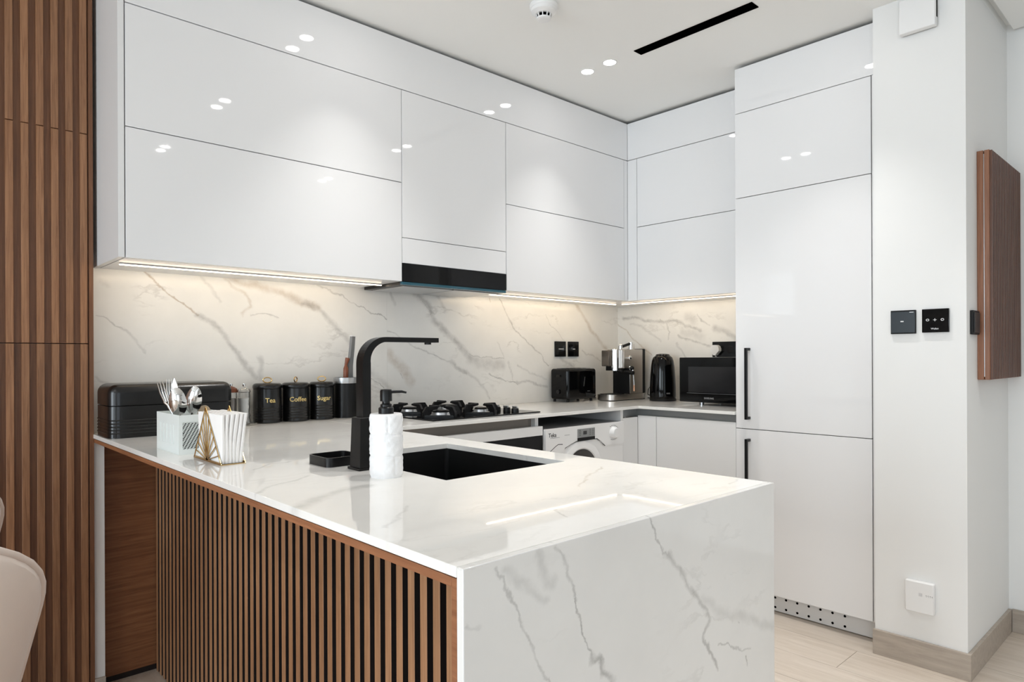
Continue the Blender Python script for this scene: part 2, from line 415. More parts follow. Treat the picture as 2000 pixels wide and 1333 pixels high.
M_goldp = pbr('gold_print', (222, 196, 130), 0.3, metal=0.5)
M_wprint = pbr('white_print', (225, 226, 228), 0.5)
M_dprint = pbr('dark_print', (50, 50, 52), 0.5)
M_wplast = pbr('white_plastic', (232, 232, 232), 0.35, var=0.01)
M_wmetal = pbr('white_coated_metal', (228, 234, 232), 0.4, var=0.02)
M_grey = pbr('grey_plastic', (120, 121, 124), 0.4)
M_lcd = pbr('lcd_grey', (136, 138, 138), 0.3)
M_paper = pbr('tissue_paper', (240, 238, 236), 0.9, var=0.02, bump=0.1, bscale=90)
M_velvet = pbr('beige_velvet', (230, 215, 204), 0.85, var=0.06, scale=9, sheen=0.4, bump=0.05, bscale=400)
M_brownp = pbr('brown_handle', (120, 62, 34), 0.35, var=0.2)
M_beigew = pbr('pale_wood', (226, 200, 168), 0.6, var=0.08)
M_base = wood('baseboard_oak_tile', (158, 147, 136), (182, 171, 159), 'y', 0.5, 9, 0.03)
M_grout = pbr('floor_grout', (168, 156, 144), 0.8)
M_floor = wood('floor_pale_oak', (192, 179, 165), (212, 201, 189), 'y', 0.42, 10, 0.035, 4)
M_wal = wood('walnut_slat', (118, 78, 50), (162, 118, 84), 'z', 0.5, 26, 0.10)
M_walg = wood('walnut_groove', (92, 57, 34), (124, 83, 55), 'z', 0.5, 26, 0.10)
M_walp = wood('walnut_peninsula_slat', (138, 98, 67), (177, 132, 96), 'z', 0.5, 26, 0.08)
M_walh = wood('walnut_panel', (112, 70, 42), (158, 108, 72), 'x', 0.5, 22, 0.02, 5)
M_waly = wood('walnut_lining', (122, 76, 48), (158, 106, 72), 'y', 0.45, 22, 0.04)
M_walrib = wood('walnut_ribs_shaded', (70, 38, 20), (104, 62, 36), 'z', 0.45, 26, 0.04)  # darker walnut: shade on the hall-side face is put into the colour
M_walbox = wood('walnut_box_lit', (116, 72, 46), (154, 104, 74), 'z', 0.45, 26, 0.04)  # lighter walnut: the lit side edge is put into the colour
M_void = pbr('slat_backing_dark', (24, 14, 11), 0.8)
M_lens = pbr('lamp_lens', (255, 250, 240), 0.4, emit=(1.0, 0.96, 0.93), es=24.0)
M_led = pbr('led_strip', (255, 236, 205), 0.4, emit=(1.0, 0.82, 0.62), es=5.0)
M_stone = pbr('carved_white_stone', (236, 236, 237), 0.6, var=0.10, scale=34, bump=0.6, bscale=70)
M_pcb = pbr('hole_black', (3, 3, 3), 0.9, spec=0.0)
def clear_glass(name, tint=(1, 1, 1), blend=0.35):
    m, nt, b = node_mat(name)
    N = nt.nodes.new; L = nt.links.new
    tr = N('ShaderNodeBsdfTransparent'); tr.inputs[0].default_value = (*tint, 1)
    gl = N('ShaderNodeBsdfGlossy'); gl.inputs['Roughness'].default_value = 0.03
    fr = N('ShaderNodeLayerWeight'); fr.inputs['Blend'].default_value = blend
    nz = N('ShaderNodeTexNoise'); nz.inputs['Scale'].default_value = 30
    mu = N('ShaderNodeMath'); mu.operation = 'MULTIPLY_ADD'; L(nz.outputs['Fac'], mu.inputs[0]); mu.inputs[1].default_value = 0.04; L(fr.outputs['Facing'], mu.inputs[2])
    mx = N('ShaderNodeMixShader'); L(mu.outputs[0], mx.inputs[0]); L(tr.outputs[0], mx.inputs[1]); L(gl.outputs[0], mx.inputs[2])
    L(mx.outputs[0], nt.nodes['Material Output'].inputs[0]); return m
M_glass = clear_glass('clear_glass', (0.93, 0.94, 0.94))
M_glass2 = clear_glass('thick_clear_glass', (0.96, 0.97, 0.97), 0.62)
M_pane = clear_glass('window_glass', (0.97, 0.99, 1.0))

M_mA1 = marble('marble_back_slab_one', 'XZ', [v for v in VEINS['A'] if v[3][0][0] < 1.72])
M_mA2 = marble('marble_back_slab_two', 'XZ', [v for v in VEINS['A'] if v[3][-1][0] > 1.72])
M_mB = marble('marble_right_slab', 'YZ', VEINS['B'])
M_mW = marble('marble_waterfall_shaded', 'XZ', VEINS['W'], 0.07, (228, 227, 225), 0.12)  # same stone as the worktop, base greyed to carry the end's shade
M_mC = marble('marble_worktop', 'XY', VEINS['C'], 0.025, (240, 239, 236), 0.12)

# ================================================================== THE SETTING
H = 2.501
X0, X1, Y0, Y1 = -4.0, 3.44, -3.6, 2.745
floor = obj('floor', MB().box(X0-0.12, 3.6, Y0-0.12, 2.86, -0.06, -0.0025), M_grout, kind='structure')
k0 = int((X0-2.568)/0.2)-1
for k in range(k0, 6):
    xa, xb = 2.568+0.2*k, 2.768+0.2*k
    xa2, xb2 = max(xa+0.0008, X0), min(xb-0.0008, 3.475)
    if xb2-xa2 < 0.02: continue
    off = 1.01 + (k*0.43 % 1.2)
    n0 = int((Y0-off)/1.2)-2
    for n in range(n0, 4):
        ya, yb = max(off+1.2*n+0.0008, Y0), min(off+1.2*(n+1)-0.0008, Y1)
        if yb-ya < 0.02: continue
        obj('plank', MB().box(xa2, xb2, ya, yb, -0.0025, 0.0), M_floor, floor)

c = MB()
c.box(X0-0.12, 3.6, Y0-0.12, 2.86, 2.535, 2.62)
c.box(X0-0.12, 2.79, Y0-0.12, 2.86, H, 2.535)
c.box(2.79, 3.6, 0.651, 2.86, H, 2.535)
c.box(2.79, 3.412, Y0-0.12, 0.622, H, 2.535)
obj('ceiling', c, M_ceil, kind='structure')

wall_back = obj('wall_back', MB().box(X0-0.12, 3.6, 2.745, 2.86, 0, 2.535), M_white, kind='structure')
obj('backsplash_slab', MB().box(0.5135, 1.7184, 2.716, 2.745, 0.8974, 1.53), M_mA1, wall_back, label='large veined white marble slab')
obj('backsplash_slab', MB().box(1.7190, 3.4530, 2.716, 2.745, 0.8974, 1.53), M_mA2, wall_back, label='large veined white marble slab')
wall_right = obj('wall_right', MB().box(3.475, 3.6, 0.651, 2.745, 0, 2.501), M_white, kind='structure')
obj('backsplash_slab', MB().box(3.453, 3.475, 1.30, 2.745, 0.8974, 1.53), M_mB, wall_right, label='veined white marble slab')
obj('wall_pillar', MB().box(2.807, 3.475, 0.651, 0.957, 0, 2.535), M_white, kind='structure')
obj('wall_hall', MB().box(3.44, 3.6, Y0-0.12, 0.651, 0, 2.535), M_white, kind='structure')
b = MB().box(X0-0.12, -2.15, Y0-0.12, Y0, 0, 2.501).box(0.95, 3.44, Y0-0.12, Y0, 0, 2.501).box(-2.15, 0.95, Y0-0.12, Y0, 2.44, 2.501)
obj('wall_front', b, M_white, kind='structure')
b = MB().box(X0-0.12, X0, Y0, -3.1, 0, 2.501).box(X0-0.12, X0, -0.9, -0.2, 0, 2.501).box(X0-0.12, X0, 2.0, 2.745, 0, 2.501)
b.box(X0-0.12, X0, -3.1, -0.9, 2.44, 2.501).box(X0-0.12, X0, -0.2, 2.0, 2.44, 2.501).box(X0-0.12, X0, -3.1, -0.9, 0, 0.1).box(X0-0.12, X0, -0.2, 2.0, 0, 0.1)
obj('wall_left', b, M_white, kind='structure')
def window(n, a0, a1, z0, z1, ax, pos):
    fr = MB(); th = 0.05
    def bx(u0, u1, w0, w1):
        if ax == 'x': fr.box(pos, pos+0.04, u0, u1, w0, w1)
        else: fr.box(u0, u1, pos, pos+0.04, w0, w1)
    bx(a0, a1, z0, z0+th); bx(a0, a1, z1-th, z1); bx(a0, a0+th, z0+th, z1-th); bx(a1-th, a1, z0+th, z1-th)
    mid = (a0+a1)/2; bx(mid-th/2, mid+th/2, z0+th, z1-th)
    w = obj('window_%d' % n, fr, M_alu, kind='structure')
    for u0, u1 in ((a0+th, mid-th/2), (mid+th/2, a1-th)):
        g = MB()
        if ax == 'x': g.box(pos+0.017, pos+0.023, u0, u1, z0+th, z1-th)
        else: g.box(u0, u1, pos+0.017, pos+0.023, z0+th, z1-th)
        obj('pane', g, M_pane, w)
window(1, -3.1, -0.9, 0.1, 2.44, 'x', -4.03)
window(2, -0.2, 2.0, 0.1, 2.44, 'x', -4.03)
window(3, -2.15, 0.95, 0.0, 2.44, 'y', -3.63)

obj('baseboard_pillar', MB().box(2.794, 2.807, 0.639, 0.962, 0, 0.095, 0.001).box(2.807, 3.428, 0.639, 0.651, 0, 0.095, 0.001), M_base, kind='structure')
obj('baseboard_hall', MB().box(3.428, 3.44, Y0, 0.638, 0, 0.095, 0.001), M_base, kind='structure')
obj('trim_1', MB().box(0.5132, 0.5450, 2.660, 2.745, 0, 0.8815), M_white, kind='structure')
obj('baseboard_back', MB().box(0.5132, 0.5450, 2.648, 2.6598, 0, 0.06, 0.001), M_base, kind='structure')

# slatted timber cladding on the wall at the left
cl = thing('slatted_wall_cladding', 'tall walnut wall cladding of vertical ribs left of the kitchen', 'wall cladding', (0.0, 2.70, 0))
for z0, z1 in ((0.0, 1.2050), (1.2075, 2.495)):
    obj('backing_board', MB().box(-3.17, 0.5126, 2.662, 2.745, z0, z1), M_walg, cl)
rib = None
xs = 0.4858
ribs = {}
for i in range(90):
    xc = xs - 0.0406*i
    for j, (z0, z1) in enumerate(((0.0, 1.2050), (1.2075, 1.9165), (1.9195, 2.495))):
        if j not in ribs:
            ribs[j] = obj('rib', MB().box(-0.0103, 0.0103, -0.009, 0.0, z0, z1, 0.0008, 1), M_wal, cl, local=True)
            ribs[j].location = (xc, 2.662-2.70, 0)
        else:
            r = ribs[j].copy(); COL.objects.link(r); r.location = (xc, 2.662-2.70, 0)
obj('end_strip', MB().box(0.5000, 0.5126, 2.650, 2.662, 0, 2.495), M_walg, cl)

# horizontal-grain panel on the back wall under the worktop overhang
t = thing('cladding_panel', 'flat dark walnut panel with level grain under the worktop overhang', 'panel', (0.63, 2.74, 0))
obj('board', MB().box(0.5455, 0.7505, 2.733, 2.7445, 0.022, 0.868), M_walh, t)
obj('painted_shadow_gap', MB().box(0.5455, 0.7505, 2.738, 2.7445, 0.0, 0.0218), M_void, t)  # dark strip painting the shade in the gap under the board
# ================================================================== FITTED FURNITURE
ZB, ZT, ZS = 1.4725, 2.272, 1.885
def fdoor(par, x0, x1, z0, z1, y=2.364, name='door'):
    return obj(name, MB().box(x0, x1, y, y+0.019, z0, z1, 0.0012, 2), M_lacq, par)
def sdoor(par, y0, y1, z0, z1, x, name='door', mat=None):
    return obj(name, MB().box(x, x+0.019, y0, y1, z0, z1, 0.0012, 2), mat or M_lacq, par)

t = thing('wall_cabinet', 'wide white gloss wall cabinet beside the walnut cladding, two lift-up doors', 'cabinet', (0.525, 2.55, ZB))
obj('carcass', MB().box(0.5455, 1.569, 2.385, 2.714, ZB+0.012, ZT), M_carc, t)
obj('bottom_panel', MB().box(0.5455, 1.569, 2.385, 2.714, ZB, ZB+0.0118), M_lacq2, t)
obj('side_panel', MB().box(0.525, 0.5425, 2.364, 2.714, ZB, 2.484, 0.001), M_lacq2, t)
fdoor(t, 0.5455, 1.5695, ZS+0.0015, ZT); fdoor(t, 0.5455, 1.5695, ZB, ZS-0.0015)

t = thing('hood_cabinet', 'narrow white gloss wall cabinet above the black extractor', 'cabinet', (1.86, 2.55, 1.66))
obj('carcass', MB().box(1.5725, 2.1565, 2.385, 2.714, 1.64, ZT), M_carc, t)
fdoor(t, 1.5725, 2.1565, 1.6575, ZT)

t = thing('range_hood', 'slim extractor hood with black glass band over the hob', 'range hood', (1.86, 2.5, 1.455))
fdoor(t, 1.5725, 2.1565, 1.5505, 1.6550, name='pull_out_front')
obj('glass_band', MB().box(1.5725, 2.1565, 2.362, 2.383, 1.4725, 1.5495, 0.001), M_glassb, t)
hb = obj('hood_body', MB().box(1.5725, 2.1565, 2.384, 2.672, 1.4600, 1.60), M_black, t)
obj('glass_lip', MB().box(1.5725, 2.1565, 2.364, 2.3835, 1.4600, 1.4720, 0.001), pbr('teal_tinted_glass', (30, 84, 100), 0.1), t)
for xa, xb in ((1.60, 1.86), (1.87, 2.13)):
    f = obj('grease_filter', MB().box(xa, xb, 2.40, 2.645, 1.4560, 1.4600, 0.001), M_alu, t)

t = thing('wall_cabinet', 'white gloss wall cabinet between the extractor and the corner', 'cabinet', (2.6, 2.55, ZB))
obj('carcass', MB().box(2.1605, 3.440, 2.385, 2.714, ZB+0.012, ZT), M_carc, t)
obj('bottom_panel', MB().box(2.1605, 3.440, 2.385, 2.714, ZB, ZB+0.0118), M_lacq2, t)
fdoor(t, 2.1605, 3.0655, ZS+0.0015, ZT); fdoor(t, 2.1605, 3.0655, ZB, ZS-0.0015)
obj('corner_strip', MB().box(3.0685, 3.0985, 2.364, 2.383, ZB, ZT, 0.001), M_lacq, t)

t = thing('wall_cabinet', 'white gloss wall cabinet between the corner and the tall fridge unit', 'cabinet', (3.25, 1.95, ZB))
obj('carcass', MB().box(3.120, 3.452, 1.582, 2.362, ZB+0.012, ZT), M_carc, t)
obj('bottom_panel', MB().box(3.120, 3.452, 1.582, 2.362, ZB, ZB+0.0118), M_lacq2, t)
obj('corner_strip', MB().box(3.099, 3.118, 2.3005, 2.3635, ZB, ZT, 0.001), M_lacq, t)
sdoor(t, 1.582, 2.2975, ZS+0.0015, ZT, 3.099); sdoor(t, 1.582, 2.2975, ZB, ZS-0.0015, 3.099)

tag(obj('filler_panel', MB().box(0.5455, 3.0985, 2.364, 2.383, 2.2755, 2.484, 0.001), M_lacq), 'long white gloss filler panel between back wall cabinets and ceiling', 'filler panel')
tag(obj('filler_panel', MB().box(3.099, 3.118, 1.582, 2.3635, 2.2755, 2.484, 0.001), M_lacq), 'short white gloss filler panel above the right wall cabinet', 'filler panel')

# tall built-in fridge
t = thing('tall_fridge_unit', 'tall white built-in fridge unit with two black bar handles', 'fridge', (3.15, 1.285, 0))
obj('carcass', MB().box(2.905, 3.450, 0.992, 1.577, 0.09, 2.484), M_carc, t)
obj('side_panel', MB().box(2.9035, 3.452, 1.5625, 1.580, 0.0, 2.484), M_lacq2, t)
sdoor(t, 0.9915, 1.580, 1.8855, 2.2745, 2.883)
for z0, z1, ha, hb_ in ((0.8225, 1.8825, 0.866, 1.192), (0.0887, 0.8195, 0.452, 0.7775)):
    d = sdoor(t, 0.9915, 1.580, z0, z1, 2.883)
    hd = MB().box(2.848, 2.859, 1.508, 1.5205, ha, hb_, 0.0008)
    hd.box(2.859, 2.883, 1.508, 1.5205, ha, ha+0.0125, 0.0008).box(2.859, 2.883, 1.508, 1.5205, hb_-0.0125, hb_, 0.0008)
    obj('handle', hd, M_black, d, label='black bar handle')
obj('top_panel', MB().box(2.883, 2.902, 0.958, 1.580, 2.2775, 2.484, 0.001), M_lacq, t)
obj('side_strip', MB().box(2.880, 2.900, 0.958, 0.9870, 0.0887, 2.2745, 0.001), M_lacq2, t)
obj('plinth', MB().box(2.933, 2.947, 0.964, 1.577, 0.004, 0.0885), M_lacq2, t)
obj('hinge_channel', MB().box(2.896, 2.904, 0.9872, 0.9915, 0.09, 2.2745), M_carc, t)
hole = None
for zz in (0.063, 0.020):
    for k in range(8):
        hole = obj('vent_hole', MB().cyl((2.9335, 1.118+0.0503*k, zz), 0.0052, 0.0015, '-x', 14), M_pcb, t)

# worktop
WT = 0.897; TH = 0.014
wk = thing('worktop', 'glossy white marble worktop with waterfall end, over peninsula and wall runs', 'worktop', (1.3, 2.0, 0))
pen = obj('peninsula_slab', MB().box(0.511, 1.319, 0.6535, 2.716, WT-TH, WT, 0.0012, 2), M_mC, wk)
cut = obj('cutter', MB().box(0.856-1.3, 1.223-1.3, 1.127-2.0, 1.606-2.0, 0.80, 1.0), M_mC)
cut.location = (1.3, 2.0, 0); bpy.context.view_layer.update()
boolean_cut(pen, cut)
for p in pen.data.polygons: p.use_smooth = False
obj('waterfall_panel', MB().box(0.511, 1.319, 0.640, 0.653, 0, WT, 0.0014, 2), M_mW, wk, label='veined white marble end panel, greyed for shade')
obj('back_slab', MB().box(1.3193, 3.4525, 2.125, 2.7155, WT-TH-0.001, WT, 0.0012, 2), M_mC, wk)
obj('side_slab', MB().box(2.872, 3.4525, 1.5815, 2.1247, WT-TH-0.001, WT, 0.0012, 2), M_mC, wk)

# peninsula
t = thing('peninsula_cladding', 'walnut slatted front of the peninsula under the worktop', 'cladding', (0.73, 1.7, 0))
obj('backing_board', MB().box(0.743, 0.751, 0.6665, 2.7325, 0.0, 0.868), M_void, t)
sl = None
for i in range(51):
    yc = 0.701 + 0.0401*i
    if sl is None:
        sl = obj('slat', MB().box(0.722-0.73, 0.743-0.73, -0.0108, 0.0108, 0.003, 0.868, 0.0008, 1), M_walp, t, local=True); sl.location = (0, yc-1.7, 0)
        sl.data.materials.append(M_void)                     # dark flanks, veneer on the face
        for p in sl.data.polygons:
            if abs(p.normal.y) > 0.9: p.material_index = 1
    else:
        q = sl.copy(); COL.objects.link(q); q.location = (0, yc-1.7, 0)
obj('top_lining', MB().box(0.5135, 0.748, 0.6665, 2.7325, 0.8685, 0.8808, 0.0006), M_waly, t)
obj('end_lining', MB().box(0.5135, 0.748, 0.6538, 0.6662, 0.0, 0.8808, 0.0006), M_waly, t)
t = thing('base_cabinet', 'white peninsula base cabinet behind the walnut slats holding the sink', 'cabinet', (1.02, 1.4, 0))
obj('carcass', MB().box(0.7515, 1.282, 0.6545, 2.10, 0.09, 0.66), M_lacq2, t)
obj('rail', MB().box(0.7515, 0.80, 0.6545, 2.10, 0.66, 0.8825).box(1.27, 1.282, 0.6545, 2.10, 0.66, 0.80), M_lacq2, t)
for k in range(3):
    obj('door', MB().box(1.2825, 1.3005, 0.656+0.482*k, 0.656+0.482*k+0.479, 0.09, 0.84, 0.001), M_lacq, t)
obj('plinth', MB().box(0.76, 1.24, 0.656, 2.10, 0.0, 0.0895), M_lacq2, t)

# back run below the worktop
t = thing('base_cabinet', 'white base cabinet section in the inner corner left of the oven', 'cabinet', (1.44, 2.4, 0))
obj('carcass', MB().box(0.7515, 1.563, 2.16, 2.714, 0.09, 0.838), M_lacq2, t)
obj('door', MB().box(1.303, 1.563, 2.140, 2.159, 0.09, 0.838, 0.001), M_lacq, t)
obj('channel', MB().box(1.303, 2.143, 2.185, 2.20, 0.838, 0.8815), M_taupe, t, label='taupe recessed finger channel')
obj('plinth', MB().box(1.303, 1.563, 2.19, 2.21, 0.0, 0.0895), M_lacq2, t)
t = thing('oven', 'built-in oven with white control strip and black glass door under the hob', 'oven', (1.86, 2.4, 0))
obj('body', MB().box(1.566, 2.143, 2.155, 2.70, 0.0, 0.837), M_carc, t)
obj('control_strip', MB().box(1.566, 2.164, 2.130, 2.154, 0.801, 0.842, 0.001), M_lacq2, t)
obj('glass_door', MB().box(1.566, 2.164, 2.132, 2.154, 0.26, 0.799, 0.001), M_glassb, t)
obj('drawer_front', MB().box(1.566, 2.164, 2.132, 2.154, 0.09, 0.257, 0.001), M_lacq2, t)
tag(obj('end_panel', MB().box(2.1445, 2.1640, 2.160, 2.714, 0, 0.8815), M_lacq2), 'white upright panel between oven and washing machine', 'panel')
tag(obj('end_panel', MB().box(2.7405, 2.7600, 2.140, 2.714, 0, 0.8815), M_lacq2), 'white upright panel right of the washing machine', 'panel')

w = thing('washing_machine', 'white front-loading washing machine under the back worktop', 'washing machine', (2.454, 2.4, 0))
yf = 2.122
obj('body', MB().box(2.172, 2.736, yf+0.012, 2.66, 0.01, 0.815, 0.004), M_wplast, w)
obj('lid', MB().box(2.172, 2.736, yf+0.012, 2.66, 0.8155, 0.826, 0.003), M_grey, w)
fp = MB().prism([(2.170, 0.826), (2.170, 0.700), (2.262, 0.700), (2.300, 0.733), (2.376, 0.757), (2.528, 0.758), (2.590, 0.716), (2.612, 0.716), (2.730, 0.716), (2.738, 0.726), (2.738, 0.826)], 'y', yf-0.004, yf+0.012)
obj('control_panel', fp, M_wplast, w)
obj('front_panel', MB().box(2.172, 2.736, yf+0.002, yf+0.0115, 0.01, 0.83-0.01, 0.002), M_wplast, w)
g = MB().tube([(2.298, yf-0.0015, 0.731), (2.340, yf-0.0015, 0.746), (2.376, yf-0.0015, 0.7555), (2.528, yf-0.0015, 0.7565), (2.556, yf-0.0015, 0.742), (2.590, yf-0.0015, 0.716)], 0.0028, 6)
obj('panel_groove', g, M_dprint, w)
g = MB().tube([(2.196, yf-0.003, 0.722), (2.232, yf-0.003, 0.743), (2.252, yf-0.003, 0.752), (2.282, yf-0.003, 0.750)], 0.002, 6)
obj('drawer_groove', g, M_dprint, w)
dp = obj('display', MB().box(2.384, 2.510, yf-0.006, yf-0.004, 0.771, 0.812, 0.0005), M_lcd, w, label='grey lcd display')
obj('digit_window', MB().box(2.425, 2.449, yf-0.0068, yf-0.006, 0.784, 0.801), M_dprint, dp)
m = MB()
for xx in (2.397, 2.402, 2.470, 2.475, 2.490, 2.496):
    for zz in (0.780, 0.788, 0.796, 0.804): m.box(xx, xx+0.003, yf-0.0065, yf-0.006, zz, zz+0.003)
obj('display_marks', m, M_dprint, dp, kind='stuff')
m = MB().box(2.384, 2.510, yf-0.006, yf-0.004, 0.755, 0.7705, 0.0005)
bt = obj('button_strip', m, M_blackp, w)
kb = obj('knob', MB().lathe([(0.0, 0.024), (0.022, 0.024), (0.026, 0.020), (0.029, 0.0)][::-1], (2.652, yf-0.004, 0.776), '-y', 32), M_wplast, w, label='round white programme knob')
m = MB()
for k in range(18):
    a = math.radians(-200+k*13.5+90)
    if k in (8, 9): continue
    cx, cz = 2.652+0.044*math.cos(a), 0.776+0.036*math.sin(a)
    m.box(cx-0.003, cx+0.003, yf-0.0048, yf-0.004, cz-0.001, cz+0.001)
obj('dial_marks', m, M_dprint, w, kind='stuff')
m = MB().text('Teka', 0.026, lambda c: Vector((2.214+c.x, yf-0.0042-c.z, 0.797+c.y)))
obj('lettering', m, M_dprint, w)
m = MB().box(2.20, 2.262, yf-0.0046, yf-0.004, 0.7835, 0.7848).box(2.295, 2.330, yf-0.0046, yf-0.004, 0.790, 0.7915)
obj('small_print', m, M_grey, w)
dr = obj('door_ring', MB().lathe([(0.150, 0.0), (0.147, 0.004), (0.140, 0.006), (0.114, 0.008), (0.108, 0.004)], (2.419, yf+0.002, 0.607), '-y', 48, False), M_wplast, w)
obj('door_glass', MB().lathe([(0.0005, 0.018), (0.05, 0.016), (0.085, 0.011), (0.107, 0.006), (0.107, 0.001)][::-1], (2.419, yf+0.002, 0.607), '-y', 48), pbr('smoked_door_glass', (40, 34, 30), 0.08), dr)

# corner and right-hand base units
t = thing('base_cabinet', 'white corner base unit right of the washing machine, with grey finger channel', 'cabinet', (3.1, 2.1, 0))
obj('carcass', MB().box(2.930, 3.452, 1.582, 2.714, 0.09, 0.838), M_lacq2, t)
obj('corner_post', MB().box(2.7605, 2.885, 2.140, 2.158, 0.09, 0.838, 0.001), M_lacq2, t)
sdoor(t, 2.0260, 2.1395, 0.09, 0.846, 2.885, 'corner_strip', M_lacq2)
sdoor(t, 1.5825, 2.0230, 0.09, 0.846, 2.885, 'door', M_lacq2)
ch = MB().box(2.774, 2.916, 2.170, 2.178, 0.838, 0.8815).box(2.916, 2.924, 1.582, 2.178, 0.838, 0.8815).box(2.9045, 2.918, 1.582, 2.158, 0.832, 0.838)
obj('finger_channel', ch, M_gola, t, label='grey metal finger channel')
obj('channel_end', MB().box(2.7605, 2.772, 2.141, 2.178, 0.840, 0.8815).box(2.7605, 2.784, 2.141, 2.178, 0.838, 0.845), M_gola, t)
obj('plinth', MB().box(2.932, 2.945, 1.582, 2.16, 0.0, 0.0895), M_lacq2, t)

# led strips under the wall cabinets
def led(x0, x1, y0, y1, label):
    t = thing('led_strip', label, 'led strip', ((x0+x1)/2, (y0+y1)/2, ZB), group='warm strips under the wall cabinets')
    obj('channel', MB().box(x0, x1, y0-0.003, y1+0.003, ZB-0.004, ZB-0.0002) if x1-x0 > y1-y0 else MB().box(x0-0.003, x1+0.003, y0, y1, ZB-0.004, ZB-0.0002), M_alu, t)
    obj('diffuser', MB().box(x0, x1, y0, y1, ZB-0.0075, ZB-0.004), M_led, t)
    cx, cy = (x0+x1)/2, (y0+y1)/2
    al = area_light('led_light', (0, 0, -0.0105), (rr45, 0, 0) if x1-x0 > y1-y0 else (0, -rr45, 0), x1-x0, y1-y0, LEDW*max(x1-x0, y1-y0), (1.0, 0.77, 0.50))
    al.parent = t
LEDW = 0.40; rr45 = math.radians(42)
led(0.560, 1.560, 2.507, 2.511, 'warm white led strip under the wide wall cabinet by the walnut cladding')
led(2.165, 3.200, 2.530, 2.534, 'warm white led strip under the wall cabinet right of the extractor')
led(3.217, 3.221, 1.600, 2.500, 'warm white led strip under the right-hand wall cabinet')

# ================================================================== CEILING FITTINGS
def downlight(x, y, label, DLW=0.76, sp=76):
    t = thing('downlight', label, 'ceiling light', (x, y, H), group='recessed ceiling downlights')
    obj('trim_ring', MB().lathe([(0.028, 0.0), (0.034, 0.0), (0.034, -0.0012), (0.028, -0.0022), (0.028, 0.0)], (x, y, H), 'z', 32, False), M_white, t)
    obj('lens', MB().cyl((x, y, H-0.0016), 0.0278, 0.0015, 'z', 32), M_lens, t)
    l = area_light('downlight_lamp', (0, 0, -0.006), (0, 0, 0), 0.05, 0.05, DLW, (1.0, 0.975, 0.94), 'DISK', sp)
    l.parent = t
row = {0: 'near the back wall cabinets', 1: 'over the middle of the room', 2: 'farthest from the back wall cabinets'}
for cx, side in ((2.42, 'right-hand'), (1.29, 'left-hand')):
    for r, ys in enumerate(((2.077, 1.944), (1.146, 1.024), (0.112, 0.010))):
        for k, y in enumerate(ys):
            downlight(cx, y, 'small round downlight, %s of the pair %s, %s row' % (('first', 'second')[k], row[r], side))
for cx, side in ((-0.97, 'nearer'), (-2.10, 'farther')):  # invented lamps out of view, added as fill for floor and ceiling
    for r, ys in enumerate(((1.146, 1.024), (-1.90, -2.03))):
        for k, y in enumerate(ys):
            downlight(cx, y, 'small round fill downlight added out of view, %s one of its pair, %s row, %s the windows corner' % (('first', 'second')[k], side, ('left of', 'right of')[r]), (1.8, 4.2)[cx < -1.5], 130)
t = thing('linear_diffuser', 'long narrow black air slot in the ceiling', 'air vent', (2.433, 1.522, H))
obj('frame', MB().box(2.406, 2.410, 1.247, 1.798, H-0.003, H-0.0002).box(2.456, 2.460, 1.247, 1.798, H-0.003, H-0.0002).box(2.410, 2.456, 1.247, 1.251, H-0.003, H-0.0002).box(2.410, 2.456, 1.794, 1.798, H-0.003, H-0.0002), M_pcb, t)
obj('slot', MB().box(2.410, 2.456, 1.251, 1.794, H-0.0012, H-0.0002), M_pcb, t)
obj('blade', MB().box(2.431, 2.435, 1.251, 1.794, H-0.0028, H-0.0012), M_pcb, t)
t = thing('smoke_detector', 'round white smoke detector on the ceiling', 'smoke detector', (1.838, 1.795, H))
obj('base', MB().lathe([(0.052, 0.0), (0.054, -0.004), (0.054, -0.014), (0.051, -0.018)], (1.838, 1.795, H), 'z', 40), M_wplast, t)
obj('head', MB().lathe([(0.050, -0.018), (0.048, -0.030), (0.034, -0.038), (0.032, -0.039)], (1.838, 1.795, H), 'z', 40), M_wplast, t)
obj('chamber', MB().cyl((1.838, 1.795, H-0.052), 0.024, 0.0135, 'z', 32), M_pcb, t)
for k in range(10):
    a = 2*math.pi*k/10
    obj('cage_rib', MB().bar((1.838+0.029*math.cos(a), 1.795+0.029*math.sin(a), H-0.038), (1.838+0.025*math.cos(a), 1.795+0.025*math.sin(a), H-0.054), 0.0035, 0.004, (math.cos(a), math.sin(a), 0)), M_wplast, t)
obj('cap', MB().lathe([(0.028, -0.052), (0.027, -0.057), (0.020, -0.059)], (1.838, 1.795, H), 'z', 32), M_wplast, t)

# ================================================================== FITTINGS ON THE PILLAR
PX = 2.807
t = thing('wall_switch', 'dark grey square switch with one white dash on the pillar', 'switch', (PX, 0.852, 1.28))
obj('plate', MB().box(PX-0.009, PX-0.0002, 0.8098, 0.8949, 1.2361, 1.3245, 0.0015), M_blackm, t)
obj('rocker', MB().box(PX-0.0115, PX-0.009, 0.8118, 0.8929, 1.2400, 1.3195, 0.001), pbr('charcoal_rocker', (38, 46, 52), 0.3), t)
obj('marks', MB().box(PX-0.0119, PX-0.0115, 0.8495, 0.8600, 1.2805, 1.2845).box(PX-0.0119, PX-0.0115, 0.8160, 0.8300, 1.3150, 1.3172), M_wprint, t)
t = thing('touch_switch', 'black glass touch switch with three white symbols on the pillar', 'switch', (PX, 0.746, 1.28))
obj('glass_plate', MB().box(PX-0.010, PX-0.0002, 0.7028, 0.7892, 1.2386, 1.3246, 0.0015), M_glassb, t)
m = MB()
for yy in (0.7705, 0.7232):
    m.tube([(PX-0.0102, yy+0.0045*math.cos(a), 1.2845+0.0035*math.sin(a)) for a in [2*math.pi*k/14 for k in range(14)]], 0.0011, 6, True)
